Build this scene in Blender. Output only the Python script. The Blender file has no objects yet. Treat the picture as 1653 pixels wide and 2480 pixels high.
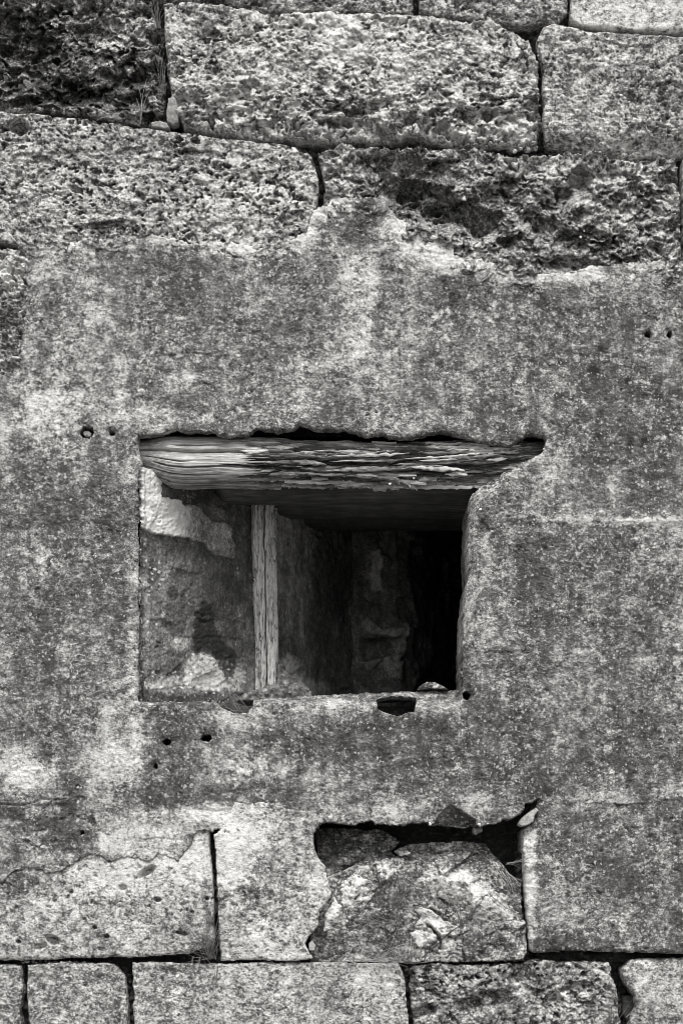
import bpy, math, random
import numpy as np

# ------------------------------------------------------------------ scale and camera
S = 0.00125            # metres of wall per photograph pixel (1653 x 2480)
UC, VC = 826.5, 1240.0
D = 7.32               # camera distance to the wall face
VH = 2200.0            # eye level, as a height on the wall
ZC = (VC - VH) * S
sc = bpy.context.scene
COL = sc.collection

cam = bpy.data.cameras.new('camera')
cam.sensor_width = 36.0
cam.lens = 36.0 * D / (2480 * S)
cam.shift_y = -ZC / (2480 * S)         # rising-front (shift) lens, film parallel to the wall
cam.clip_start = 0.05
cam.clip_end = 500
camo = bpy.data.objects.new('camera', cam)
camo.location = (0, -D, ZC)
camo.rotation_euler = (math.radians(90), 0, 0)
COL.objects.link(camo)
sc.camera = camo

# ------------------------------------------------------------------ light: bright overcast, high in front of the wall
SUN_EL, SUN_AZ = math.radians(56), math.radians(2)   # azimuth measured from the camera's back towards the right
world = bpy.data.worlds.new('World')
sc.world = world
world.use_nodes = True
wn = world.node_tree
wn.nodes.clear()
sky = wn.nodes.new('ShaderNodeTexSky')
sky.sky_type = 'NISHITA'
sky.sun_disc = False
sky.sun_elevation = SUN_EL
sky.sun_rotation = math.radians(180) + SUN_AZ * -1
sky.dust_density = 4.0
bw = wn.nodes.new('ShaderNodeRGBToBW')      # a colourless, clouded sky
bg = wn.nodes.new('ShaderNodeBackground')
bg.inputs['Strength'].default_value = 0.10
wo = wn.nodes.new('ShaderNodeOutputWorld')
wn.links.new(sky.outputs[0], bw.inputs[0])
wn.links.new(bw.outputs[0], bg.inputs[0])
wn.links.new(bg.outputs[0], wo.inputs[0])

sun = bpy.data.lights.new('sun', 'SUN')
sun.energy = 1.5
sun.angle = math.radians(22)
sun.color = (1.0, 0.985, 0.96)
suno = bpy.data.objects.new('sun', sun)
# direction towards the sun
sd_ = (math.sin(SUN_AZ) * math.cos(SUN_EL), -math.cos(SUN_AZ) * math.cos(SUN_EL), math.sin(SUN_EL))
from mathutils import Vector
suno.rotation_euler = Vector(sd_).to_track_quat('Z', 'Y').to_euler()
suno.location = (-3, -4, 6)
COL.objects.link(suno)

sc.view_settings.view_transform = 'Standard'
sc.view_settings.look = 'None'
sc.view_settings.gamma = 1.0
sc.view_settings.use_curve_mapping = False
sc.view_settings.exposure = 0.92
sc.render.filter_size = 1.0
sc.cycles.filter_width = 0.9
sc.cycles.use_denoising = True

# ------------------------------------------------------------------ noise in numpy
F = np.float32
def _hash(ix, iy, seed):
    h = (ix.astype(np.uint32) * np.uint32(374761393) + iy.astype(np.uint32) * np.uint32(668265263)
         + np.uint32((seed * 2246822519) & 0xffffffff))
    h = (h ^ (h >> np.uint32(13))) * np.uint32(1274126177)
    h = (h ^ (h >> np.uint32(15))) * np.uint32(2246822519)
    return h ^ (h >> np.uint32(16))
_A = np.linspace(0, 2 * np.pi, 256, endpoint=False)
_GX, _GY = np.cos(_A).astype(F), np.sin(_A).astype(F)
def perlin(x, y, seed=0):
    x = np.asarray(x, F); y = np.asarray(y, F)
    fx = np.floor(x); fy = np.floor(y)
    ix = fx.astype(np.int64); iy = fy.astype(np.int64)
    dx = x - fx; dy = y - fy
    def g(ox, oy):
        k = _hash(ix + ox, iy + oy, seed) & np.uint32(255)
        return _GX[k] * (dx - ox) + _GY[k] * (dy - oy)
    wx = dx * dx * dx * (dx * (dx * 6 - 15) + 10)
    wy = dy * dy * dy * (dy * (dy * 6 - 15) + 10)
    a = g(0, 0) * (1 - wx) + g(1, 0) * wx
    b = g(0, 1) * (1 - wx) + g(1, 1) * wx
    return (a * (1 - wy) + b * wy) * F(1.45)
def fbm(x, y, n=4, seed=0, gain=0.5, lac=2.03):
    s = 0; a = 1.0; t = 0
    for i in range(n):
        s = s + F(a) * perlin(x * F(lac ** i) + i * 17.3, y * F(lac ** i) - i * 9.1, seed + i * 31)
        t += a; a *= gain
    return s / F(t)
def ridge(x, y, n=3, seed=0, gain=0.5):
    s = 0; a = 1.0; t = 0
    for i in range(n):
        s = s + F(a) * (1 - 2 * np.abs(perlin(x * 2.1 ** i + i * 5.7, y * 2.1 ** i, seed + i * 13)))
        t += a; a *= gain
    return s / F(t)
def worley(x, y, seed=0):
    x = np.asarray(x, F); y = np.asarray(y, F)
    ix = np.floor(x).astype(np.int64); iy = np.floor(y).astype(np.int64)
    best = np.full(x.shape, 9, F); rnd = np.zeros(x.shape, F)
    for ox in (-1, 0, 1):
        for oy in (-1, 0, 1):
            h = _hash(ix + ox, iy + oy, seed)
            jx = (h & np.uint32(1023)).astype(F) / 1023; jy = ((h >> np.uint32(10)) & np.uint32(1023)).astype(F) / 1023
            r = ((h >> np.uint32(20)) & np.uint32(1023)).astype(F) / 1023
            d = np.hypot(ix + ox + jx - x, iy + oy + jy - y)
            m = d < best
            best = np.where(m, d, best); rnd = np.where(m, r, rnd)
    return best, rnd
def smooth(a, b, x):
    t = np.clip((x - a) / (b - a), 0, 1)
    return t * t * (3 - 2 * t)
def sdist(U, V, poly):
    """signed distance to a polygon, positive inside"""
    P = np.asarray(poly, F)
    d = np.full(U.shape, 1e9, F); ins = np.zeros(U.shape, bool)
    n = len(P)
    for i in range(n):
        ax, ay = P[i]; bx, by = P[(i + 1) % n]
        ex, ey = bx - ax, by - ay
        wx, wy = U - ax, V - ay
        t = np.clip((wx * ex + wy * ey) / (ex * ex + ey * ey + 1e-9), 0, 1)
        d = np.minimum(d, (wx - ex * t) ** 2 + (wy - ey * t) ** 2)
        c = ((ay > V) != (by > V))
        if by != ay:
            ins ^= c & (U < (bx - ax) * (V - ay) / (by - ay) + ax)
    d = np.sqrt(d)
    return np.where(ins, d, -d)
def pits(U, V, cell, seed, rmin=0.15, rmax=0.42, keep=0.6, warp=0.25):
    """0..1 depth of round-ish pits scattered on a jittered lattice"""
    x, y = U / cell, V / cell
    wx = x + warp * fbm(x * 2.2, y * 2.2, 2, seed + 5); wy = y + warp * fbm(x * 2.2 + 40, y * 2.2, 2, seed + 6)
    f, r = worley(wx, wy, seed)
    rad = rmin + (rmax - rmin) * ((r * 7.13) % 1.0)
    return smooth(1.0, 0.55, f / rad) * (r < keep)

def facets(x, y, seed=0, k=1.0):
    """broken-stone facets: every cell of a jittered lattice is a plane with its own tilt and level"""
    x = np.asarray(x, F); y = np.asarray(y, F)
    ix = np.floor(x).astype(np.int64); iy = np.floor(y).astype(np.int64)
    best = np.full(x.shape, 9, F); val = np.zeros(x.shape, F)
    for ox in (-1, 0, 1):
        for oy in (-1, 0, 1):
            h = _hash(ix + ox, iy + oy, seed); g = _hash(ix + ox, iy + oy, seed + 57)
            dx = x - (ix + ox + (h & np.uint32(1023)).astype(F) / 1023); dy = y - (iy + oy + ((h >> np.uint32(10)) & np.uint32(1023)).astype(F) / 1023)
            a = (g & np.uint32(1023)).astype(F) / 1023 - .5; b = ((g >> np.uint32(10)) & np.uint32(1023)).astype(F) / 1023 - .5; c = ((g >> np.uint32(20)) & np.uint32(1023)).astype(F) / 1023 - .5
            d = np.hypot(dx, dy); m = d < best
            best = np.where(m, d, best); val = np.where(m, a * dx * 1.6 + b * dy * 1.6 + c * k, val)
    return val

# ------------------------------------------------------------------ mesh building
def link(name, me, mat, parent=None):
    o = bpy.data.objects.new(name, me)
    COL.objects.link(o)
    if mat: me.materials.append(mat)
    if parent: o.parent = parent
    return o
def mesh_from(name, co, quads, tone=None, smooth_=True, grain=None):
    """co (n,3), quads (m,4) -> mesh"""
    me = bpy.data.meshes.new(name)
    n, m = len(co), len(quads)
    me.vertices.add(n); me.vertices.foreach_set('co', np.ascontiguousarray(co, F).ravel())
    me.loops.add(m * 4); me.loops.foreach_set('vertex_index', np.ascontiguousarray(quads, np.int32).ravel())
    me.polygons.add(m)
    me.polygons.foreach_set('loop_start', np.arange(0, m * 4, 4, dtype=np.int32))
    me.polygons.foreach_set('use_smooth', np.full(m, smooth_, bool))
    if tone is not None:
        a = me.attributes.new('tone', 'FLOAT', 'POINT')
        a.data.foreach_set('value', np.ascontiguousarray(tone, F).ravel())
    me.update(calc_edges=True)
    return me
def axis(lo, hi, f0, f1, g, coarse=9.0):
    out = [lo]
    x = lo
    while x < hi:
        x += g if f0 - 12 <= x <= f1 + 12 else coarse
        out.append(x)
    return np.array(out, F)
def place(U, V, Y, H):
    """a point of the plane at depth Y behind the wall face that shows at (U, V), lifted H towards the viewer"""
    k = (D + Y) / D
    X = (U - UC) * S * k
    Z = ZC + (VH - V) * S * k
    return np.stack([X, Y - H + 0 * U, Z], -1)
def screen(X, Y, Z):
    k = D / (D + Y)
    return UC + X * k / S, VH - (Z - ZC) * k / S
def field(name, poly, hfun, tfun, mat, parent, depth=0.16, er=10.0, en=(3.0, 22.0), seed=1,
          holes=(), Y0=0.0, G=2.4, droop=0.0, smooth_=True):
    P = np.asarray(poly, F)
    pad = 6
    us = axis(P[:, 0].min() - pad, P[:, 0].max() + pad, 0, 1653, G)
    vs = axis(P[:, 1].min() - pad, P[:, 1].max() + pad, 0, 2480, G)
    U, V = np.meshgrid(us, vs)
    sd = sdist(U, V, P)
    amp, wl = en; amp = amp * 1.25; er = er * .7 if not Y0 else er
    sd = sd + amp * fbm(U / wl, V / wl, 4, seed + 900, 0.6) + amp * 0.8 * fbm(U / (wl * 4), V / (wl * 4), 2, seed + 950)
    dep = np.full(U.shape, depth, F)
    for hp in holes:
        hpoly, hamp, hwl, hdep = hp
        HP = np.asarray(hpoly, F)
        box = (U > HP[:, 0].min() - 60) & (U < HP[:, 0].max() + 60) & (V > HP[:, 1].min() - 60) & (V < HP[:, 1].max() + 60)
        ub, vb = U[box], V[box]
        hs = sdist(ub, vb, HP) + hamp * fbm(ub / hwl, vb / hwl, 3, seed + 77, 0.6)
        cur = sd[box]
        closer = -hs < cur
        sd[box] = np.minimum(cur, -hs)
        dd = hdep(ub, vb) if callable(hdep) else hdep
        dep[box] = np.where(closer & (hs > -14), dd, dep[box])
    gv, gu = np.gradient(sd, vs, us)
    gl = np.hypot(gu, gv) + 1e-6
    h = hfun(U, V, sd)
    hraw = h
    ev = er * np.clip(1 + 1.3 * fbm(U / 60, V / 60, 3, seed + 970), .25, 2.4)
    e = np.clip(sd / ev, 0, 1)
    h = h - ev * S * 0.9 * (1 - np.sqrt(np.clip(1 - (1 - e) ** 2, 0, 1)))
    tone = tfun(U, V, sd).astype(F)
    out = sd < 0
    U2 = np.where(out, U - np.clip(sd, -8, 0) * gu / gl, U)
    V2 = np.where(out, V - np.clip(sd, -8, 0) * gv / gl, V)
    h = np.where(out, -dep, h)
    if droop:
        hp = np.clip(hraw - hraw[~out].mean() - .03 * fbm(U / 190, V / 130, 2, seed), -.03, .03)
        V2 = V2 + np.where(out, 0, droop * hp / S * smooth(4, 40, sd))
    co = place(U2, V2, Y0, h)
    ny, nx = U.shape
    idx = np.arange(ny * nx).reshape(ny, nx)
    ok = ~out
    keep = ok[:-1, :-1] | ok[1:, :-1] | ok[:-1, 1:] | ok[1:, 1:]
    q = np.stack([idx[:-1, :-1], idx[1:, :-1], idx[1:, 1:], idx[:-1, 1:]], -1)[keep]
    used = np.unique(q)
    remap = np.zeros(ny * nx, np.int32); remap[used] = np.arange(len(used))
    me = mesh_from(name, co.reshape(-1, 3)[used], remap[q], tone.ravel()[used], smooth_)
    return link(name, me, mat, parent)

def blobs(U, V, lst, seed=3, soft=0.45):
    """hand-placed patches with ragged edges: (u, v, ru, rv, amount)"""
    t = np.zeros(U.shape, F)
    n1 = fbm(U / 38, V / 38, 4, seed, 0.62)
    n2 = fbm(U / 150, V / 150, 2, seed + 9)
    for (u, v, ru, rv, a) in lst:
        q = np.sqrt(((U - u) / ru) ** 2 + ((V - v) / rv) ** 2) + 0.55 * n1 + 0.25 * n2
        t += a * smooth(1 + soft, 1 - soft, q)
    return t * np.clip(.95 + 1.1 * fbm(U / 9, V / 9, 3, seed + 50, .7), .2, 1.8)

# ------------------------------------------------------------------ materials
def nodes_of(name):
    m = bpy.data.materials.new(name); m.use_nodes = True
    nt = m.node_tree
    b = nt.nodes['Principled BSDF']
    b.inputs['Roughness'].default_value = 0.95
    b.inputs['Specular IOR Level'].default_value = 0.15
    return m, nt, b
def noise_n(nt, vec, scale, detail=4, rough=0.55, dist=0.0):
    n = nt.nodes.new('ShaderNodeTexNoise'); n.noise_dimensions = '3D'
    n.inputs['Scale'].default_value = scale; n.inputs['Detail'].default_value = detail
    n.inputs['Roughness'].default_value = rough; n.inputs['Distortion'].default_value = dist
    nt.links.new(vec, n.inputs['Vector'])
    return n.outputs['Fac']
def math_n(nt, op, a, b=None, c=None, clamp=False):
    n = nt.nodes.new('ShaderNodeMath'); n.operation = op; n.use_clamp = clamp
    for i, x in enumerate((a, b, c)):
        if x is None: continue
        if isinstance(x, (int, float)): n.inputs[i].default_value = x
        else: nt.links.new(x, n.inputs[i])
    return n.outputs[0]
def mapping(nt, vec, sc_=(1, 1, 1), rot=(0, 0, 0)):
    n = nt.nodes.new('ShaderNodeMapping')
    n.inputs['Scale'].default_value = sc_; n.inputs['Rotation'].default_value = rot
    nt.links.new(vec, n.inputs['Vector'])
    return n.outputs[0]
def ramp(nt, fac, stops):
    r = nt.nodes.new('ShaderNodeValToRGB')
    el = r.color_ramp.elements
    while len(el) < len(stops): el.new(0.5)
    for e, (p, c) in zip(el, stops):
        e.position = p; e.color = (c, c * 0.992, c * 0.968, 1)
    nt.links.new(fac, r.inputs[0])
    return r.outputs[0]
STONE_RAMP = [(0.0, 0.028), (0.30, 0.065), (0.46, 0.135), (0.58, 0.26), (0.72, 0.46), (1.0, 0.70)]
def stone_mat(name, base=0.5, wc=0.16, wb=0.35, wm=0.75, wf=0.8, wg=0.5, lichen=0.5, bump=0.6, stretch=1.6, stops=STONE_RAMP, drip=0.25):
    m, nt, b = nodes_of(name)
    tc = nt.nodes.new('ShaderNodeTexCoord'); P = tc.outputs['Object']
    at = nt.nodes.new('ShaderNodeAttribute'); at.attribute_name = 'tone'
    flat = mapping(nt, P, (1, 1, stretch))
    big = noise_n(nt, P, 5.0, 3, 0.55)
    mid = noise_n(nt, flat, 27.0, 5, 0.62, 0.0)
    fine = noise_n(nt, flat, 95.0, 3, 0.6)
    grit = noise_n(nt, flat, 210.0, 1, 0.5)
    dr = noise_n(nt, mapping(nt, P, (1, 1, 0.12)), 22.0, 3, 0.6)
    t = math_n(nt, 'ADD', at.outputs['Fac'], base)
    for src, w in ((big, wb), (mid, wm), (fine, wf), (grit, wg), (dr, drip)):
        t = math_n(nt, 'ADD', t, math_n(nt, 'MULTIPLY', math_n(nt, 'SUBTRACT', src, 0.5), w))
    # crusts of dark algae and pale lime with sharp ragged outlines, in clumps of one to three centimetres
    def crust(scale, off, lo, hi, w):
        mp = nt.nodes.new('ShaderNodeMapping'); mp.inputs['Location'].default_value = (off, off * .7, off * 1.3)
        nt.links.new(flat, mp.inputs['Vector'])
        r = nt.nodes.new('ShaderNodeMapRange'); r.interpolation_type = 'SMOOTHSTEP'
        r.inputs['From Min'].default_value = lo; r.inputs['From Max'].default_value = hi
        nt.links.new(noise_n(nt, mp.outputs[0], scale, 6, 0.70, 0.0), r.inputs['Value'])
        return math_n(nt, 'MULTIPLY', math_n(nt, 'MULTIPLY', r.outputs[0], w), grown)
    gm = nt.nodes.new('ShaderNodeMapRange'); gm.inputs['From Min'].default_value = .38; gm.inputs['From Max'].default_value = .60
    gm.inputs['To Min'].default_value = .30; gm.inputs['To Max'].default_value = 1.5
    nt.links.new(noise_n(nt, mapping(nt, P, (1, 1, .7)), 6.5, 4, .62), gm.inputs['Value']); grown = gm.outputs[0]
    t = math_n(nt, 'ADD', t, crust(48.0, 3.1, .53, .60, -wc))
    t = math_n(nt, 'ADD', t, crust(40.0, 7.7, .545, .61, wc * 1.1))
    t = math_n(nt, 'ADD', t, crust(130.0, 11.3, .56, .62, -wc * 1.1))
    t = math_n(nt, 'ADD', t, crust(150.0, 17.9, .57, .63, wc * 1.3))
    col = ramp(nt, math_n(nt, 'MAXIMUM', t, 0.0, clamp=True), stops)
    # pale lichen rosettes of a few millimetres
    vo = nt.nodes.new('ShaderNodeTexVoronoi'); vo.inputs['Scale'].default_value = 105.0
    wp = nt.nodes.new('ShaderNodeVectorMath'); wp.operation = 'ADD'
    nw = nt.nodes.new('ShaderNodeTexNoise'); nw.inputs['Scale'].default_value = 160.0
    nt.links.new(P, nw.inputs['Vector'])
    sc2 = nt.nodes.new('ShaderNodeVectorMath'); sc2.operation = 'SCALE'; sc2.inputs['Scale'].default_value = 0.011
    nt.links.new(nw.outputs['Color'], sc2.inputs[0])
    nt.links.new(P, wp.inputs[0]); nt.links.new(sc2.outputs[0], wp.inputs[1])
    nt.links.new(wp.outputs[0], vo.inputs['Vector'])
    sep = nt.nodes.new('ShaderNodeSeparateColor'); nt.links.new(vo.outputs['Color'], sep.inputs[0])
    rad = math_n(nt, 'MULTIPLY', math_n(nt, 'POWER', sep.outputs[0], 3.5), 0.58)
    inside = math_n(nt, 'GREATER_THAN', rad, vo.outputs['Distance'])
    zone = math_n(nt, 'GREATER_THAN', noise_n(nt, P, 9.0, 4, 0.7), 0.49)
    mk = math_n(nt, 'MULTIPLY', math_n(nt, 'MULTIPLY', inside, zone), lichen)
    mx = nt.nodes.new('ShaderNodeMix'); mx.data_type = 'RGBA'
    nt.links.new(mk, mx.inputs['Factor']); nt.links.new(col, mx.inputs['A'])
    mx.inputs['B'].default_value = (0.55, 0.545, 0.53, 1)
    nt.links.new(mx.outputs['Result'], b.inputs['Base Color'])
    bp = nt.nodes.new('ShaderNodeBump'); bp.inputs['Strength'].default_value = bump
    bp.inputs['Distance'].default_value = 0.004
    hh = math_n(nt, 'ADD', math_n(nt, 'MULTIPLY', noise_n(nt, flat, 120.0, 3, 0.65), 1.0), math_n(nt, 'MULTIPLY', noise_n(nt, flat, 300.0, 1, 0.5), 0.3))
    nt.links.new(hh, bp.inputs['Height'])
    nt.links.new(bp.outputs[0], b.inputs['Normal'])
    return m
def wood_mat(name, axis_scale, base=0.5, wl=0.8, wf=0.5, stops=STONE_RAMP, bump=0.5, k=1.0):
    m, nt, b = nodes_of(name)
    b.inputs['Roughness'].default_value = 0.85
    tc = nt.nodes.new('ShaderNodeTexCoord'); P = tc.outputs['Object']
    at = nt.nodes.new('ShaderNodeAttribute'); at.attribute_name = 'tone'
    g = mapping(nt, P, axis_scale)
    a1 = noise_n(nt, g, 60.0 * k, 5, 0.65, 0.3)
    a2 = noise_n(nt, g, 240.0 * k, 3, 0.6)
    a3 = noise_n(nt, P, 14.0, 3, 0.6)
    t = math_n(nt, 'ADD', at.outputs['Fac'], base)
    for src, w in ((a1, wl), (a2, wf), (a3, 0.3)):
        t = math_n(nt, 'ADD', t, math_n(nt, 'MULTIPLY', math_n(nt, 'SUBTRACT', src, 0.5), w))
    col = ramp(nt, math_n(nt, 'MAXIMUM', t, 0.0, clamp=True), stops)
    nt.links.new(col, b.inputs['Base Color'])
    bp = nt.nodes.new('ShaderNodeBump'); bp.inputs['Strength'].default_value = bump; bp.inputs['Distance'].default_value = 0.003
    nt.links.new(math_n(nt, 'ADD', a1, math_n(nt, 'MULTIPLY', a2, 0.5)), bp.inputs['Height'])
    nt.links.new(bp.outputs[0], b.inputs['Normal'])
    return m
def plain_mat(name, c, rough=0.8, var=0.3, scale=200.0):
    m, nt, b = nodes_of(name)
    b.inputs['Roughness'].default_value = rough
    tc = nt.nodes.new('ShaderNodeTexCoord')
    n = noise_n(nt, tc.outputs['Object'], scale, 3, 0.6)
    col = ramp(nt, n, [(0.3, c * (1 - var)), (0.7, c * (1 + var))])
    nt.links.new(col, b.inputs['Base Color'])
    return m

M_PLASTER = stone_mat('weathered_render', wc=.15, base=0.475, wb=0.50, wm=0.80, wf=0.75, wg=0.35, lichen=0.55, bump=0.9, stretch=1.25, drip=0.30)
M_ASHLAR = stone_mat('dressed_limestone', wc=.18, base=0.56, wb=0.4, wm=0.95, wf=1.0, wg=0.5, lichen=0.5, bump=0.9, stretch=1.3)
M_PITTED = stone_mat('pitted_limestone', wc=.18, base=0.57, wb=0.45, wm=1.0, wf=1.0, wg=0.5, lichen=0.5, bump=1.0, stretch=1.2, drip=0.15)
M_SPONGE = stone_mat('spongy_limestone', base=0.55, wb=0.35, wm=0.9, wf=1.0, wg=0.5, lichen=0.4, bump=1.0, stretch=1.1, drip=0.1)
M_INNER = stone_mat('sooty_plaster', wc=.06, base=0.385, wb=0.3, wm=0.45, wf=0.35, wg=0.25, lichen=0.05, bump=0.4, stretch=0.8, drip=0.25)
M_SHADE = stone_mat('shade_black_wall', wc=.04, base=0.16, wb=0.2, wm=0.3, wf=0.25, wg=0.2, lichen=0.0, bump=0.4, stretch=0.6, drip=0.3)  # near-black colour paints in the deep shade of the chamber
M_CORE = stone_mat('earth_mortar', base=0.20, wb=0.2, wm=0.4, wf=0.5, wg=0.4, lichen=0.0, bump=0.8)
M_CHIP = stone_mat('clean_limestone_chip', wc=.03, base=0.62, wb=0.2, wm=0.35, wf=0.35, wg=0.25, lichen=0.1, bump=0.4)
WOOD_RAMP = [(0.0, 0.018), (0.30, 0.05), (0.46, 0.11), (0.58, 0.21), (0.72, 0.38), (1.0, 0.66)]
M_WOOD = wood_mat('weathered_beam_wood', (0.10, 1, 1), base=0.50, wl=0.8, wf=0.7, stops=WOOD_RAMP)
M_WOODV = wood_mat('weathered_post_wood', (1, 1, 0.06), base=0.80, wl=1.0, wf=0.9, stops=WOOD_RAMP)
M_WOODD = wood_mat('dark_beam_wood', (0.06, 1, 1), base=0.36, wl=0.45, wf=0.3, stops=WOOD_RAMP)  # inner lintels take a darker base than the front log
M_GRASS = plain_mat('dry_grass', 0.16, 0.8, 0.4, 40)
M_PALEGRASS = plain_mat('bleached_grass', 0.34, 0.8, 0.3, 40)
M_STEM = plain_mat('dead_stem', 0.06, 0.8, 0.4, 60)
M_SHELL = plain_mat('snail_shell', 0.62, 0.45, 0.18, 300)
M_GROUND = stone_mat('trodden_earth', base=0.5, wb=0.4, wm=0.6, wf=0.6, wg=0.4, lichen=0.0, bump=0.8, stretch=1.0)

# ------------------------------------------------------------------ labels
def tag(o, label, cat, group=None, kind=None):
    if label: o['label'] = label
    if cat: o['category'] = cat
    if group: o['group'] = group
    o['kind'] = kind or 'thing'
    return o
GZ = (VC - 2990) * S      # ground level

# ------------------------------------------------------------------ ground
def build_ground():
    xs = np.concatenate([np.linspace(-60, -4, 15), np.linspace(-3.5, 3.5, 90), np.linspace(4, 60, 15)]).astype(F)
    ys = np.concatenate([np.linspace(-60, -8.5, 14), np.linspace(-8, 4, 110), np.linspace(5, 60, 12)]).astype(F)
    X, Y = np.meshgrid(xs, ys)
    Z = GZ + 0.02 * fbm(X * 1.3, Y * 1.3, 4, 5) + 0.008 * fbm(X * 8, Y * 8, 2, 6)
    ny, nx = X.shape
    idx = np.arange(ny * nx).reshape(ny, nx)
    q = np.stack([idx[:-1, :-1], idx[:-1, 1:], idx[1:, 1:], idx[1:, :-1]], -1).reshape(-1, 4)
    me = mesh_from('ground', np.stack([X, Y, Z], -1).reshape(-1, 3), q, np.zeros(nx * ny))
    o = link('ground', me, M_GROUND); o['kind'] = 'structure'
build_ground()

# ------------------------------------------------------------------ the wall
wall = bpy.data.objects.new('stone_wall', None); COL.objects.link(wall)
wall.location = (0, 0.1, GZ)
tag(wall, 'old limestone block wall coated with weathered render around a small dark window', 'wall', kind='thing')
def adopt(o):
    """parent to the wall keeping world position"""
    o.parent = wall
    o.matrix_parent_inverse = wall.matrix_basis.inverted()
    return o
wall.matrix_basis  # evaluated from location
from mathutils import Matrix
WINV = Matrix.Translation(wall.location).inverted()
def wpart(o, label=None):
    o.parent = wall; o.matrix_parent_inverse = WINV
    if label: o['label'] = label
    return o

# surface recipes, heights in metres
def h_smooth(h0, seed, und=0.006, mid=0.0035, fine=0.0016, pit=0.004, tilt=(0, 0)):
    def f(U, V, sd):
        h = h0 + und * fbm(U / 210, V / 170, 3, seed) + mid * fbm(U / 38, V / 30, 3, seed + 1, 0.6)
        h = h + fine * fbm(U / 8, V / 6.5, 3, seed + 2, 0.7)
        h = h - pit * pits(U, V, 26, seed + 3, 0.08, 0.22, 0.45) * (1 + fbm(U / 120, V / 120, 2, seed + 4))
        h = h + tilt[0] * (U - U.mean()) * S + tilt[1] * (V - V.mean()) * S
        return h
    return f
def h_pitted(h0, seed, und=0.010, mid=0.006, pit=0.011, extra=None, tilt=(0, 0)):
    def f(U, V, sd):
        wu = U + 9 * fbm(U / 40, V / 40, 3, seed + 11); wv = V + 9 * fbm(U / 40 + 9, V / 40, 3, seed + 12)
        h = h0 + und * fbm(U / 190, V / 140, 3, seed) + mid * fbm(wu / 46, wv / 30, 4, seed + 1, 0.62)
        zone = 0.15 + 1.35 * smooth(-0.2, 0.3, fbm(U / 150, V / 100, 3, seed + 4))
        h = h + .0035 * fbm(U / 230, wv / 13, 3, seed + 35, .6) + .008 * facets(wu / 75, wv / 50, seed + 36)
        h = h - pit * 1.3 * pits(wu, wv * 1.25, 30, seed + 3, 0.14, 0.46, 0.62, .5) * zone
        h = h - pit * 1.1 * pits(wu, wv * 1.2, 15, seed + 5, 0.14, 0.46, 0.5, .4) * np.clip(zone + .25, 0, 1.3)
        h = h + 0.0042 * fbm(U / 9, V / 7, 3, seed + 2, 0.7) + .0055 * fbm(wu / 22, wv / 15, 3, seed + 33, .65)
        h = h + tilt[0] * (U - U.mean()) * S + tilt[1] * (V - V.mean()) * S
        if extra is not None: h = h + extra(U, V)
        return h
    return f
def h_sponge(h0, seed, big=0.030, rid=0.016, pit=0.016, extra=None, k=1.0):
    def f(U, V, sd):
        wu = U + 16 * fbm(U / 55, V / 55, 3, seed + 11); wv = V + 16 * fbm(U / 55 + 9, V / 55, 3, seed + 12)
        h = h0 + big * fbm(U / 170, V / 120, 3, seed)
        h = h + rid * 1.9 * fbm(wu / (70 * k), wv / (48 * k), 5, seed + 1, 0.62)
        h = h + rid * .8 * (1 - 2 * np.abs(fbm(wu / (48 * k), wv / (38 * k), 4, seed + 21, .6)) * 2.2)
        pm = .35 + .9 * smooth(-.2, .3, fbm(U / 110, V / 90, 2, seed + 22))
        h = h - pit * 1.3 * pm * pits(wu, wv * 1.3, 40 * k, seed + 3, 0.15, 0.55, 0.6, .5)
        h = h - pit * 0.7 * pm * pits(wu, wv * 1.2, 17, seed + 5, 0.15, 0.5, 0.6, .4)
        h = h + 0.0045 * fbm(U / 9, V / 7.5, 3, seed + 2, 0.7)
        if extra is not None: h = h + extra(U, V)
        return h
    return f
def dent(lst):
    """hollows (u, v, ru, rv, depth, angle)"""
    def f(U, V):
        t = 0
        for (u, v, ru, rv, d, ang) in lst:
            c, s = math.cos(math.radians(ang)), math.sin(math.radians(ang))
            x = ((U - u) * c + (V - v) * s) / ru; y = (-(U - u) * s + (V - v) * c) / rv
            n = 0.35 * fbm(U / 45, V / 45, 3, 71)
            t = t - d * smooth(1.2, 0.45, np.sqrt(x * x + y * y) + n)
        return t
    return f
def t_of(lst=(), seed=3, base=0.0, var=0.0):
    def f(U, V, sd):
        t = base + blobs(U, V, lst, seed)
        if var: t = t + var * fbm(U / 90, V / 70, 4, seed + 40, 0.6)
        return t
    return f

LO, HI = -480, 2130
def stone(poly, hf, tf, mat, label=None, **k):
    return wpart(field('stone_block', poly, hf, tf, mat, None, **k), label)

# --- top slivers
stone([(LO, -330), (372, -330), (366, -14), (200, -30), (LO, -30)], h_pitted(0, 11), t_of(), M_PITTED, seed=11)
stone([(392, -330), (1000, -330), (1000, 28), (950, 36), (900, 24), (830, 32), (760, 20), (700, 24), (640, 24), (560, 10), (500, -4), (392, -8)],
      h_pitted(-0.012, 12), t_of([(560, 0, 90, 14, -.2)], base=-.05), M_PITTED, seed=12, en=(5, 30), er=14)
stone([(1010, -330), (1372, -330), (1374, 30), (1355, 48), (1290, 62), (1240, 56), (1180, 48), (1100, 42), (1040, 34), (1014, 26)],
      h_pitted(-0.006, 13, pit=.016), t_of([(1300, 40, 60, 20, -.15)], base=0), M_PITTED, seed=13, er=16)
stone([(1382, -330), (HI, -330), (HI, 96), (1653, 80), (1560, 76), (1470, 72), (1400, 62), (1381, 50)],
      h_smooth(0.004, 14), t_of([(1520, 40, 160, 50, .16)], base=.06), M_ASHLAR, seed=14, er=16)
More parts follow.
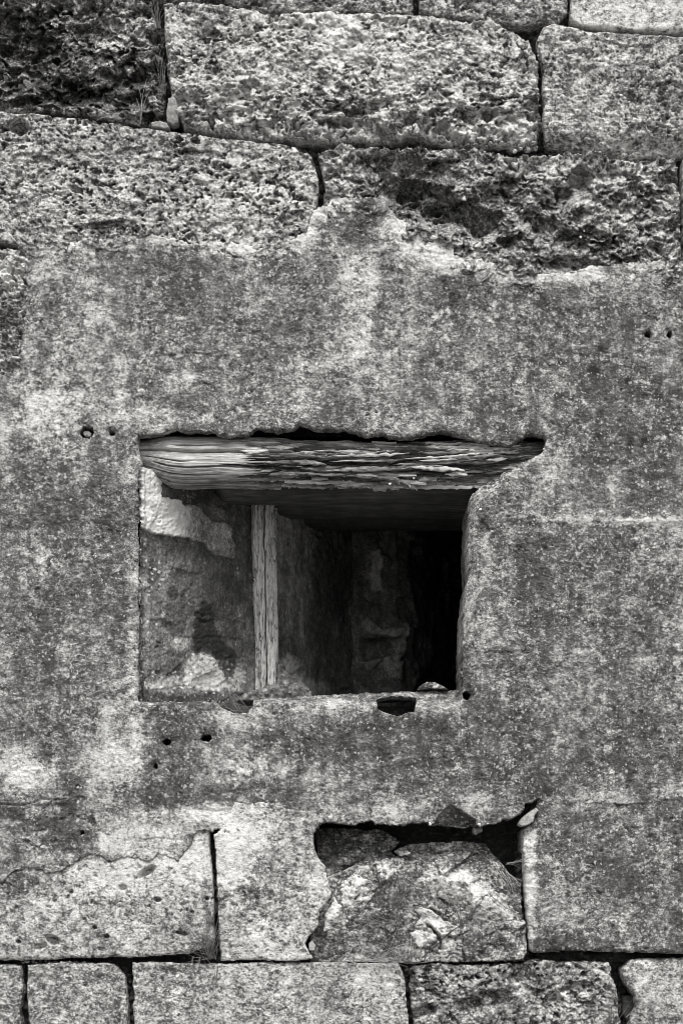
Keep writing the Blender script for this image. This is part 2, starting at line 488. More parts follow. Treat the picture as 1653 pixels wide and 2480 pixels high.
# --- course one
stone([(LO, -22), (60, -24), (200, -20), (366, -8), (372, 40), (386, 90), (392, 150), (398, 200), (402, 232), (398, 262), (400, 290), (360, 300), (330, 298), (240, 284), (130, 272), (40, 262), (LO, 240)],
      h_sponge(-0.026, 21, big=.045, rid=.026, pit=.030, k=1.35, extra=dent([(40, 130, 120, 90, .05, 0), (240, 235, 110, 30, .035, 5), (330, 180, 60, 60, .03, 0)])),
      t_of([(70, 120, 140, 110, -.18), (200, 225, 180, 40, -.15), (330, 40, 60, 70, .12), (250, 90, 60, 40, .08)], seed=5, base=-.06, var=.15), M_SPONGE,
      'spongy dark stone block with deep hollows', seed=21, en=(7, 26), er=16, droop=.5)
stone([(398, 12), (430, 5), (470, 5), (510, 14), (560, 16), (620, 26), (662, 36), (720, 28), (775, 25), (830, 34), (886, 30), (930, 33), (1000, 38), (1077, 42), (1114, 54), (1183, 48), (1236, 72), (1276, 98), (1294, 138), (1304, 175), (1308, 249), (1312, 318), (1296, 344), (1240, 350), (1190, 348), (1120, 346), (1050, 336), (985, 324), (970, 336), (880, 334), (826, 337), (760, 335), (690, 328), (620, 332), (530, 321), (444, 312), (436, 284), (420, 262), (414, 228), (410, 190), (400, 110)],
      h_pitted(0.010, 22, mid=.009, extra=lambda U, V: -.030 * smooth(225, 345, V + 30 * fbm(U / 80, V / 60, 3, 8)) * smooth(430, 520, U) + .016 * fbm(U / 46, V / 60, 4, 92, .6) + .022 * fbm(U / 44, V / 28, 4, 91, .62) * smooth(170, 260, V + 26 * fbm(U / 90, V / 60, 2, 81))
               - .030 * pits(U + 14 * fbm(U / 30, V / 30, 3, 83), V * 1.5 + 14 * fbm(U / 30, V / 30, 3, 84), 52, 82, .2, .55, .6, .6) * smooth(200, 260, V + 30 * fbm(U / 90, V / 60, 2, 81)) - .016 * pits(U, V * 1.3, 24, 87, .2, .5, .5, .5) * smooth(170, 260, V)
               + dent([(1150, 280, 50, 22, .030, 0), (900, 262, 50, 20, .022, -10), (840, 300, 60, 12, .02, 0), (560, 260, 60, 40, .018, 0)])(U, V)),
      t_of([(520, 100, 40, 100, -.12), (600, 210, 90, 50, .1), (900, 120, 120, 80, .12), (800, 60, 60, 40, .14), (1000, 220, 140, 60, .08), (1180, 310, 120, 30, .12), (1170, 150, 60, 60, -.05), (700, 270, 60, 30, .1)], seed=6, base=.10, var=.14),
      M_PITTED, 'large pale block with a rotted lower edge', seed=22, en=(5, 24), er=20, droop=.35)
stone([(1312, 66), (1345, 58), (1375, 64), (1440, 76), (1540, 82), (1653, 88), (HI, 110), (HI, 372), (1653, 372), (1590, 378), (1527, 376), (1440, 366), (1370, 356), (1322, 350), (1316, 318), (1314, 250), (1311, 200), (1310, 150), (1298, 98)],
      h_pitted(0.006, 23, und=.008, mid=.005, pit=.007, extra=lambda U, V: -.045 * smooth(312, 372, V - .05 * (U - 1320) + 16 * fbm(U / 60, V / 40, 3, 7))),
      t_of([(1400, 260, 90, 60, .12), (1480, 130, 120, 40, .05), (1600, 200, 90, 90, -.08)], seed=7, base=.02, var=.1), M_PITTED, seed=23, en=(3, 24), er=14)
# --- course two
stone([(LO, 262), (0, 268), (42, 275), (95, 275), (212, 286), (328, 305), (450, 322), (609, 340), (688, 344), (730, 358), (756, 378), (766, 413), (773, 455), (766, 515), (748, 556), (740, 640), (500, 650), (200, 640), (60, 640), (40, 592), (0, 586), (LO, 580)],
      h_pitted(0.006, 31, pit=.014, extra=dent([(48, 308, 26, 22, .06, 0), (250, 548, 60, 12, .012, -10)])),
      t_of([(180, 430, 160, 90, .05), (520, 500, 160, 90, .10), (680, 440, 90, 90, .05), (330, 330, 120, 40, -.06), (260, 555, 70, 22, -.22), (420, 470, 90, 40, -.05)], seed=8, base=.03, var=.12),
      M_PITTED, 'long pitted block with a rounded right end', seed=31, en=(3, 26), er=26, droop=.25)
stone([(770, 372), (794, 350), (830, 344), (862, 358), (913, 357), (1003, 352), (1119, 357), (1204, 362), (1241, 380), (1275, 378), (1379, 372), (1432, 370), (1485, 386), (1537, 391), (1580, 381), (1630, 378), (1642, 402), (1646, 500), (1648, 700), (1300, 720), (1000, 660), (900, 600), (790, 560), (782, 490), (784, 440)],
      h_sponge(-0.006, 32, big=.03, rid=.020, pit=.022, k=1.2, extra=dent([(1060, 500, 180, 50, .085, 24), (1000, 405, 120, 34, .045, 8), (1400, 440, 30, 50, .05, 25), (1330, 560, 110, 30, .025, 20), (1200, 470, 40, 40, .02, 0), (1380, 640, 90, 22, .03, 8)])),
      t_of([(800, 420, 40, 60, .12), (1040, 480, 130, 50, -.18), (1090, 470, 70, 22, .15), (1300, 400, 90, 40, .10), (1500, 480, 160, 80, .10), (1560, 580, 110, 50, -.02), (1200, 540, 120, 60, -.04), (1100, 610, 120, 30, .08)], seed=9, base=-.02, var=.16),  # trough darkened in the tone too, deepening its shade
      M_SPONGE, 'wide hollowed block eaten into a diagonal trough', seed=32, en=(6, 26), er=14, droop=.5)
stone([(1651, 385), (HI, 385), (HI, 720), (1652, 710)], h_pitted(0, 33), t_of(), M_PITTED, seed=33)
# --- sliver at the left beside the render
stone([(LO, 600), (0, 600), (60, 606), (110, 640), (112, 706), (106, 790), (100, 850), (100, 900), (90, 960), (LO, 960)],
      h_sponge(-.004, 34, big=.02, rid=.014), t_of([(20, 660, 40, 60, .15), (20, 780, 40, 60, -.16)], base=.04, var=.2), M_SPONGE, seed=34, en=(5, 24))

# --- the render coat over the middle of the wall
WIN = [(337, 1057), (361, 1057), (384, 1052), (407, 1047), (428, 1039), (450, 1048), (471, 1046), (518, 1045), (528, 1054), (557, 1059), (600, 1055), (610, 1046), (621, 1037), (668, 1046), (711, 1039), (725, 1029), (740, 1031), (757, 1040), (818, 1044), (832, 1040), (857, 1046), (882, 1056), (925, 1053), (943, 1061), (1000, 1061), (1030, 1054), (1064, 1046), (1100, 1054), (1150, 1066), (1193, 1076), (1236, 1079), (1254, 1070), (1275, 1054), (1314, 1057), (1323, 1066), (1311, 1098), (1264, 1121), (1214, 1143), (1204, 1161), (1171, 1171), (1143, 1189), (1137, 1202), (1136, 1243), (1134, 1321), (1136, 1387), (1127, 1444), (1123, 1487), (1123, 1516), (1121, 1551), (1120, 1659), (1112, 1666), (1050, 1668), (979, 1670), (918, 1673), (800, 1677), (657, 1686), (607, 1692), (514, 1696), (361, 1697), (347, 1690), (346, 1662), (339, 1622), (346, 1590), (337, 1540), (343, 1500), (336, 1462), (345, 1420), (336, 1372), (341, 1332), (332, 1290), (340, 1242), (335, 1190), (342, 1150), (345, 1122), (338, 1100), (336, 1080)]
def win_depth(u, v):
    return np.where(v < 1120, 0.035, np.where((u < 420) & (v < 1690), 0.012, 0.45))
SOCK_L = [(520, 1693), (612, 1693), (613, 1710), (598, 1726), (571, 1728), (545, 1717), (529, 1707)]
SOCK_R = [(911, 1692), (946, 1684), (993, 1685), (1008, 1689), (1003, 1722), (980, 1727), (961, 1735), (936, 1726), (916, 1719)]
def disc(u, v, ru, rv, n=10, seed=0):
    r = random.Random(seed * 7 + int(u))
    return [(u + ru * math.cos(a) * r.uniform(.8, 1.15), v + rv * math.sin(a) * r.uniform(.8, 1.15)) for a in [2 * math.pi * i / n for i in range(n)]]
EDGE_BL = [(0, 2140), (20, 2128), (34, 2114), (77, 2103), (115, 2114), (150, 2106), (184, 2086), (193, 2079), (232, 2068), (240, 2074), (260, 2087), (306, 2077), (356, 2087), (383, 2068), (398, 2070), (432, 2087), (444, 2066), (459, 2054), (468, 2036), (471, 2020), (490, 2010), (509, 2015), (524, 2009), (537, 2012), (543, 2024)]
PLASTER = [(LO, 905), (0, 905), (30, 905), (48, 890), (50, 870), (54, 812), (64, 706), (70, 648), (56, 600), (106, 590), (212, 584), (296, 571), (370, 566), (420, 578), (476, 590), (556, 587), (635, 600), (704, 590), (738, 558), (762, 510), (792, 492), (815, 478), (850, 482), (900, 476), (936, 478), (944, 505), (965, 535), (1020, 556), (1085, 580), (1100, 618), (1180, 636), (1244, 645), (1300, 664), (1375, 664), (1430, 646), (1476, 640), (1560, 634), (1653, 624), (HI, 610),
           (HI, 1952), (1653, 1952), (1500, 1948), (1400, 1944), (1306, 1938), (1270, 1944), (1262, 1966), (1250, 1978), (1214, 1988), (1203, 1997), (1151, 2002), (1045, 2003), (1030, 1994), (950, 1997), (905, 1996), (902, 1988), (860, 1996), (781, 1994), (764, 2008), (758, 2020), (700, 1985), (620, 1972), (560, 1975)] + EDGE_BL[::-1] + [(LO, 2150)]
FACET = [(1090, 1949), (1062, 1975), (1047, 2004), (1152, 2004), (1150, 1985), (1120, 1966)]
STRIP = [(1208, 1168), (1204, 1176), (1166, 1214), (1157, 1243), (1168, 1264), (1187, 1286), (1186, 1314), (1189, 1343), (1197, 1361), (1195, 1401), (1186, 1419), (1171, 1426), (1154, 1448), (1148, 1480), (1152, 1501), (1150, 1523), (1154, 1541), (1132, 1558), (1090, 1562), (1090, 1168)]
CRACKS = [([(236, 2066), (238, 2040), (226, 2010), (232, 1990)], .006), ([(186, 2080), (192, 2048), (176, 2020)], .005), ([(70, 1830), (68, 1870), (72, 1905)], .005), ([(300, 2076), (330, 2040), (380, 2030), (440, 2036)], .003),
          ([(640, 2060), (690, 2044), (720, 2030)], .003), ([(890, 700), (884, 740), (896, 775)], .003), ([(470, 940), (490, 930), (505, 934)], .004), ([(420, 860), (470, 858), (520, 862)], .003), ([(0, 1946), (60, 1950), (100, 1938), (160, 1936)], .007),
          ([(100, 1960), (140, 1934), (170, 1925), (190, 1900)], .006), ([(1180, 1578), (1230, 1582), (1290, 1574)], .004), ([(1290, 1940), (1350, 1948), (1420, 1940)], .004), ([(60, 880), (66, 940), (58, 1000), (68, 1050)], .004)]
HOLE_RIMS = [(211, 1047, 17), (271, 1050, 8), (403, 1797, 10), (500, 1788, 12), (378, 1855, 7), (1567, 810, 8), (1619, 811, 8), (1129, 1685, 11), (344, 1691, 11)]
def linedist(U, V, pts):
    d = np.full(U.shape, 1e9, F)
    for (ax, ay), (bx, by) in zip(pts[:-1], pts[1:]):
        ex, ey = bx - ax, by - ay
        t = np.clip(((U - ax) * ex + (V - ay) * ey) / (ex * ex + ey * ey), 0, 1)
        d = np.minimum(d, np.hypot(U - ax - ex * t, V - ay - ey * t))
    return d
def plaster_h(U, V, sd):
    n = fbm(U / 60, V / 48, 3, 101)
    h = .010 + .007 * fbm(U / 260, V / 200, 3, 102)
    h = h + .0042 * fbm(U / 44, V / 26, 4, 103, .6)
    h = h + .0026 * fbm(U / 15, V / 7.5, 3, 104, .65)            # trowelled, slightly horizontal ripple
    h = h + .0012 * fbm(U / 6.5, V / 5, 2, 105, .7)
    zone = smooth(.0, .5, fbm(U / 170, V / 150, 3, 106))
    h = h - .005 * pits(U, V * 1.2, 21, 107, .08, .26, .30) * (0.4 + zone)
    # upper margin feathers out over the blocks
    edge = smooth(70, 0, sd + 12 * n) * smooth(760, 640, V)
    h = h - .006 * edge + .006 * fbm(U / 30, V / 22, 4, 108, .6) * smooth(120, 10, sd) * smooth(800, 640, V)
    # thin margins where the coat runs out flush with the blocks
    mg = smooth(60, 4, sd + 14 * n) * np.maximum(smooth(1880, 1920, V) * np.maximum(smooth(1290, 1320, U), smooth(545, 570, U) * smooth(775, 755, U)), smooth(150, 100, U) * smooth(1050, 1000, V))
    h = h + mg * (.003 - h + .003 * n)
    # flaked layer lost at lower left
    lost = smooth(.05, .16, fbm(U / 120, V / 70, 4, 109, .6) + .55 * np.exp(-((V - 1985 - .08 * (U - 100)) / 60) ** 2) * smooth(330, 40, U) - .25) * smooth(420, 260, U) * smooth(1900, 1950, V)
    h = h - .007 * lost
    cz = smooth(.12, .3, fbm(U / 220, V / 200, 2, 131))
    ck = fbm(U / 120 + .3 * fbm(U / 25, V / 25, 2, 133), V / 150, 3, 132, .55)
    h = h - .006 * cz * smooth(.014, .0, np.abs(ck))
    low = smooth(1990, 2010, V) * smooth(600, 560, U)
    h = h + low * (np.minimum(h, .0085) - h)
    for pts, dpt in CRACKS:
        h = h - dpt * smooth(2.6, .6, linedist(U + 5 * fbm(U / 18, V / 18, 3, 134), V + 5 * fbm(U / 18, V / 18, 3, 135), pts))
    wd = -sdist(U, V, WIN)
    wn = fbm(U / 26, V / 26, 4, 136, .6)
    h = h - .016 * smooth(24 + 14 * wn, 0, wd) ** 2 * smooth(1110, 1150, V) - .004 * smooth(14 + 10 * wn, 0, wd)
    for (hu, hv, hr) in HOLE_RIMS:
        h = h - .007 * smooth(2.3, .8, np.hypot(U - hu, V - hv) / hr + .9 * fbm(U / 9, V / 9, 3, 137))
    # sloping worn sill edge under the opening
    sill = smooth(1712, 1680, V + 4 * n - .015 * (U - 700)) * smooth(330, 370, U) * smooth(1128, 1095, U) * (V > 1600)
    h = h - .055 * sill
    # chipped arris on the right of the opening
    st = sdist(U[:, :], V, STRIP) + 5 * fbm(U / 20, V / 20, 3, 110) if True else 0
    h = h - (.008 + .020 * smooth(1190, 1125, U)) * smooth(-1.5, 3, st) + .006 * fbm(U / 40, V / 60, 3, 118) * smooth(-1.5, 3, st)
    # left arris of the opening is worn round
    # broken facet above the recess
    fc = sdist(U, V, FACET)
    h = h - (.004 + .045 * (np.clip(V - 1945, 0, 70) / 55)) * smooth(-1, 2, fc)
    # thin flake lifted right of the facet
    fl = sdist(U, V, [(1100, 1950), (1125, 1930), (1175, 1928), (1200, 1960), (1205, 1994), (1152, 2000), (1150, 1984)])
    h = h - .006 * smooth(-1, 2, fl) + .012 * smooth(1990, 1950, V) * smooth(-1, 2, fl) * .5
    # horizontal ledges where block courses show through
    for (v0, u0, u1, d) in ((1265, 1330, 1660, .004), (1577, 1180, 1300, .005), (1600, 1560, 1700, .004), (1958, 470, 780, .004), (860, 380, 560, .003), (1945, 0, 170, .006)):
        w = smooth(u0 - 20, u0 + 20, U) * smooth(u1 + 20, u1 - 20, U)
        vv = V - v0 - 8 * fbm(U / 70, V * 0, 3, 111)
        h = h + d * w * (smooth(5, -2, vv) * smooth(-40, -4, vv))
    return h
PL_BLOBS = [
    # pale lime patches
    (190, 590, 130, 14, .22), (420, 580, 110, 14, .20), (600, 598, 90, 16, .24), (720, 570, 40, 40, .22), (800, 505, 50, 24, .22), (960, 570, 60, 60, .22), (1030, 610, 60, 36, .26), (1120, 640, 90, 22, .24), (1290, 668, 120, 22, .15), (1420, 660, 60, 20, .12),
    (870, 690, 44, 90, .13), (860, 790, 40, 60, .11), (850, 850, 60, 60, .10), (880, 660, 50, 40, .1), (640, 720, 60, 40, .05),
    (440, 930, 40, 40, .18), (290, 930, 22, 50, .14), (240, 990, 140, 50, .17), (120, 1010, 70, 60, .14), (380, 1020, 130, 30, .12), (60, 1060, 80, 80, .10), (150, 720, 110, 150, .06), (110, 900, 60, 120, .08),
    (320, 1130, 30, 60, .12), (330, 1500, 24, 240, .16), (105, 1390, 8, 60, .16), (200, 1100, 30, 50, .1),
    (900, 930, 60, 80, .08), (640, 960, 120, 50, .05), (1000, 1000, 60, 60, .06), (1100, 980, 80, 40, .05),
    (1190, 1500, 60, 90, .08), (1440, 1262, 140, 10, .20), (1590, 1262, 90, 10, .20), (1600, 1598, 60, 8, .18), (1400, 1580, 30, 10, .1), (1330, 1100, 20, 100, .10), (1315, 1000, 14, 60, .08),
    (40, 1850, 60, 60, .26), (80, 1880, 50, 40, .18), (280, 1790, 60, 80, .16), (330, 1800, 12, 34, .22), (260, 1870, 80, 60, .12), (160, 1940, 100, 24, .10), (420, 1990, 130, 34, .20), (560, 1985, 80, 40, .24), (350, 2040, 120, 40, .24), (120, 2080, 60, 16, .14), (500, 1965, 60, 24, .22), (700, 1975, 90, 24, .14),
    (800, 1900, 60, 60, .06), (660, 1870, 120, 40, .08), (600, 1740, 140, 30, .10), (820, 1712, 90, 20, .14), (1050, 1712, 60, 16, .12), (520, 1850, 90, 60, .06), (1000, 1960, 60, 30, .12), (880, 1975, 80, 20, .12), (1150, 1945, 50, 26, .20), (1230, 1960, 30, 24, .10),
    (1640, 1920, 40, 26, .22), (1370, 1948, 80, 12, .14), (1480, 1930, 60, 16, .12), (1600, 870, 40, 40, .10), (1490, 1180, 30, 30, .1), (1500, 700, 120, 30, .05),
    # darker algae and soot-grey growth
    (880, 540, 46, 44, -.16), (1120, 700, 110, 30, -.08), (700, 660, 90, 60, -.05), (420, 640, 130, 50, -.08), (560, 760, 120, 60, -.05), (1200, 780, 160, 80, -.05), (1480, 960, 190, 160, -.08), (1560, 1100, 110, 120, -.06), (1450, 1420, 180, 140, -.07), (1400, 760, 160, 60, -.04),
    (180, 1230, 150, 90, -.08), (90, 1260, 90, 30, -.06), (180, 1420, 130, 100, -.04), (60, 1600, 90, 90, -.03), (1150, 1250, 30, 60, -.05), (1260, 1330, 60, 70, -.04), (1290, 1460, 110, 60, -.06),
    (420, 1720, 80, 30, -.10), (470, 1790, 80, 50, -.08), (750, 1800, 120, 60, -.10), (980, 1790, 150, 70, -.10), (1180, 1760, 120, 60, -.10), (1060, 1860, 160, 50, -.09), (420, 1920, 130, 36, -.09), (620, 1920, 110, 24, -.09), (1320, 1860, 120, 60, -.10), (1500, 1800, 140, 90, -.06), (100, 1780, 90, 40, -.05), (170, 1850, 50, 40, -.04),
    (20, 1970, 40, 18, -.20), (100, 1990, 50, 10, -.12), (100, 2050, 80, 30, -.06), (180, 1905, 22, 22, -.16), (170, 1950, 26, 16, -.2), (60, 2090, 80, 14, -.08), (200, 2025, 40, 16, -.08),
    (1435, 900, 16, 12, -.35), (1520, 925, 9, 9, -.35), (1560, 1068, 9, 9, -.3), (1525, 1068, 10, 12, -.3), (1350, 960, 10, 8, -.25), (1590, 960, 12, 12, -.2), (1455, 845, 12, 10, -.2),
    (985, 1662, 8, 8, 0)]
def plaster_t(U, V, sd):
    t = 1.05 * blobs(U, V, PL_BLOBS, 13)
    t = t + .10 * fbm(U / 60, V / 75, 4, 121, .62) + .05 * fbm(U / 16, V / 120, 3, 122)
    st = sdist(U, V, STRIP)
    t = t + np.where(st > 0, .10, 0)
    t = np.where(sdist(U, V, FACET) > 0, -.06, t)
    t = t + .17 * smooth(60, 0, sd + 16 * fbm(U / 40, V / 30, 3, 123)) * smooth(780, 690, V) * smooth(.5, -.3, fbm(U / 90, V / 60, 3, 124)) * (sdist(U, V, WIN) < -60)
    sill = smooth(1708, 1690, V - .015 * (U - 700)) * smooth(330, 370, U) * smooth(1130, 1110, U) * (V > 1600)
    return t + .02 * sill
HOLES = [(WIN, 5.0, 20, win_depth), (SOCK_L, 2.5, 14, .20), (SOCK_R, 2.5, 14, .20)]
for i, (u, v, ru, rv) in enumerate([(211, 1047, 18, 13), (271, 1050, 7, 6), (344, 1691, 9, 10), (1129, 1685, 9, 11), (403, 1797, 9, 8), (500, 1788, 12, 9), (378, 1855, 6, 7), (1567, 810, 8, 8), (1619, 811, 6, 9), (201, 2018, 5, 5)]):
    HOLES.append((disc(u, v, ru, rv, 9, i), 4.5, 11, .07))
coat = wpart(field('render_coat', PLASTER, plaster_h, plaster_t, M_PLASTER, None, depth=.020, er=4, en=(6.5, 18), seed=41, holes=HOLES))

# --- bottom courses
stone([(LO, 2060), (0, 2055), (120, 2040), (200, 2020), (300, 2030), (420, 2030), (440, 2000), (507, 2004), (508, 2030), (512, 2104), (516, 2160), (519, 2220), (520, 2280), (506, 2296), (460, 2310), (344, 2319), (191, 2322), (96, 2326), (0, 2328), (LO, 2326)],
      lambda U, V, sd: h_smooth(0.003, 51, pit=.007, und=.008)(U, V, sd) + dent([(354, 2113, 24, 10, .034, -32), (382, 2179, 9, 6, .03, 0), (438, 2260, 16, 5, .03, 10), (46, 2281, 6, 5, .03, 0), (258, 2268, 7, 5, .03, 0), (172, 2160, 6, 5, .03, 0), (128, 2277, 20, 12, .03, 20), (100, 2292, 18, 8, .02, -20), (229, 2246, 6, 5, .03, 0), (501, 2176, 5, 5, .03, 0), (298, 2150, 9, 7, .02, 0)])(U, V), t_of([(330, 2120, 140, 50, .20), (450, 2070, 60, 60, .18), (250, 2180, 200, 80, .06), (30, 2125, 60, 30, -.18), (60, 2160, 70, 30, -.12), (330, 2190, 40, 60, -.06), (398, 2140, 30, 24, -.08), (480, 2290, 40, 16, -.12)], seed=14, base=.035, var=.13),
      M_ASHLAR, 'pale left block below the flaked edge of the render', seed=51, er=14, en=(2.5, 26))
stone([(517, 2022), (530, 2014), (560, 1960), (560, 1940), (700, 1940), (770, 1975), (757, 2012), (760, 2043), (770, 2080), (788, 2098), (790, 2123), (804, 2163), (790, 2192), (774, 2209), (770, 2244), (755, 2263), (740, 2287), (746, 2300), (760, 2322), (704, 2330), (628, 2327), (534, 2328), (529, 2250), (527, 2180), (524, 2110)],
      h_smooth(0.006, 52, pit=.006, und=.01, mid=.005), t_of([(590, 2000, 90, 60, .24), (560, 2060, 60, 80, .20), (780, 2160, 40, 60, .12), (700, 2260, 120, 60, .10), (640, 2080, 70, 60, -.06), (625, 2180, 60, 30, -.14), (660, 2220, 70, 12, -.10), (600, 2240, 40, 40, -.05)], seed=15, base=.06, var=.12),
      M_ASHLAR, seed=52, er=13, en=(3, 22), depth=.2)
stone([(1264, 2010), (1290, 1990), (1300, 1920), (HI, 1920), (HI, 2318), (1653, 2312), (1560, 2308), (1470, 2306), (1390, 2304), (1294, 2309), (1282, 2304), (1277, 2240), (1270, 2180), (1266, 2100)],
      h_smooth(0.003, 53, pit=.005, und=.012, mid=.006), t_of([(1277, 2150, 20, 190, .42), (1350, 2130, 60, 60, .05), (1400, 2220, 140, 30, .10), (1330, 2040, 60, 30, -.06), (1440, 2070, 90, 60, .0), (1580, 2100, 110, 110, -.06), (1400, 1990, 100, 24, -.05), (1400, 2290, 140, 20, -.08)], seed=16, base=-.035, var=.12),
      M_PLASTER, 'grey block with a pale rounded left arris', seed=53, er=20, en=(2, 30), depth=.22)
stone([(LO, 2336), (30, 2333), (53, 2337), (57, 2400), (50, 2444), (54, 2520), (50, 2640), (LO, 2640)], h_smooth(0, 54), t_of(base=-.03, var=.08), M_ASHLAR, seed=54, er=12)
stone([(64, 2336), (120, 2331), (200, 2331), (262, 2332), (284, 2342), (302, 2362), (307, 2388), (311, 2440), (312, 2640), (72, 2640), (70, 2480), (64, 2420)], h_smooth(0.004, 55, pit=.004), t_of([(160, 2400, 40, 40, -.06)], base=-.01, var=.07), M_ASHLAR, seed=55, er=14, en=(2.5, 24))
stone([(321, 2333), (360, 2330), (480, 2334), (620, 2331), (760, 2330), (966, 2333), (980, 2366), (982, 2415), (990, 2470), (994, 2640), (330, 2640), (326, 2480), (320, 2435), (326, 2410), (320, 2388)], h_smooth(0.001, 56, pit=.004), t_of([(430, 2345, 40, 14, -.1), (820, 2420, 60, 40, -.06), (900, 2380, 60, 60, .08), (700, 2370, 60, 40, .06)], base=.045, var=.10), M_ASHLAR, seed=56, er=9, en=(2.5, 22))
stone([(989, 2345), (1005, 2335), (1060, 2333), (1120, 2336), (1180, 2334), (1260, 2335), (1300, 2322), (1380, 2328), (1476, 2328), (1480, 2352), (1490, 2378), (1499, 2410), (1501, 2454), (1520, 2640), (1000, 2640), (1000, 2475), (992, 2420), (990, 2370)],
      h_pitted(-0.006, 57, und=.014, mid=.009, pit=.014, extra=dent([(1020, 2455, 40, 16, .04, -15), (1190, 2425, 50, 26, .03, 0), (1130, 2440, 40, 20, .025, 0), (1260, 2360, 30, 40, .025, 0), (1340, 2430, 30, 30, .03, 0), (1400, 2395, 40, 20, .02, 0)])),
      t_of([(1045, 2365, 30, 26, .06), (1020, 2380, 40, 40, -.15), (1180, 2430, 90, 40, -.20), (1300, 2350, 60, 50, -.14), (1400, 2350, 70, 16, .10), (1360, 2400, 40, 20, .08), (1120, 2370, 60, 30, .06)], seed=17, base=-.02, var=.16), M_PITTED, 'gnawed block in the bottom course', seed=57, er=18, en=(5, 24), droop=.3)
stone([(1502, 2345), (1530, 2322), (1600, 2318), (HI, 2318), (HI, 2640), (1540, 2640), (1520, 2480), (1538, 2440), (1536, 2412), (1518, 2388), (1504, 2365)], h_smooth(-.004, 58, und=.012), t_of([(1520, 2370, 24, 60, -.08), (1600, 2470, 80, 20, -.08)], base=.02, var=.08), M_ASHLAR, seed=58, er=34, en=(3, 30))
# a plain course below the picture carries the wall to the ground
for i, (a, b) in enumerate(((LO, 120), (130, 640), (650, 1180), (1190, 1700), (1710, HI))):
    stone([(a, 2652), (b, 2652), (b, 3010), (a, 3010)], h_smooth(0, 60 + i), t_of(var=.1), M_ASHLAR, seed=60 + i, er=14)

# --- soil and old mortar deep in the open joints
def strip(pts, w):
    P = np.array(pts, F); d = np.gradient(P, axis=0); d /= np.hypot(d[:, 0], d[:, 1])[:, None]
    nrm = np.stack([-d[:, 1], d[:, 0]], 1) * w
    return [tuple(p) for p in P + nrm] + [tuple(p) for p in (P - nrm)[::-1]]
for i, (pts, b0) in enumerate([([(-100, 262), (0, 268), (95, 276), (328, 306), (450, 320), (609, 342), (720, 356), (770, 366), (1003, 352), (1204, 362), (1310, 360), (1440, 372), (1653, 382), (1760, 384)], -.085), ([(386, -40), (396, 120), (410, 300)], -.075), ([(1296, 70), (1306, 140), (1314, 345)], -.06), ([(762, 372), (772, 420), (778, 500)], -.06),
        ([(380, -10), (640, 20), (1000, 32), (1240, 62), (1400, 60), (1660, 82)], -.08), ([(1006, -60), (1007, 26)], -.06), ([(1377, -60), (1377, 50)], -.06), ([(-100, 2330), (191, 2326), (520, 2328), (990, 2332), (1290, 2318), (1760, 2312)], -.085), ([(511, 2020), (518, 2150), (526, 2330)], -.08), ([(57, 2330), (62, 2420), (60, 2600)], -.07), ([(306, 2340), (316, 2420), (320, 2600)], -.07), ([(982, 2340), (990, 2430), (998, 2600)], -.07), ([(1494, 2330), (1508, 2400), (1520, 2600)], -.10), ([(1270, 2060), (1274, 2200), (1280, 2310)], -.09)]):
    wpart(field('joint_mortar', strip(pts, 17), lambda U, V, sd, b0=b0: b0 + .055 * fbm(U / 34, V / 30, 4, 85, .6) + .016 * pits(U, V, 16, 86, .3, .6, .5), t_of([], 22, .0, .2), M_CORE, None, depth=.14, er=4, G=3.2, seed=150 + i))
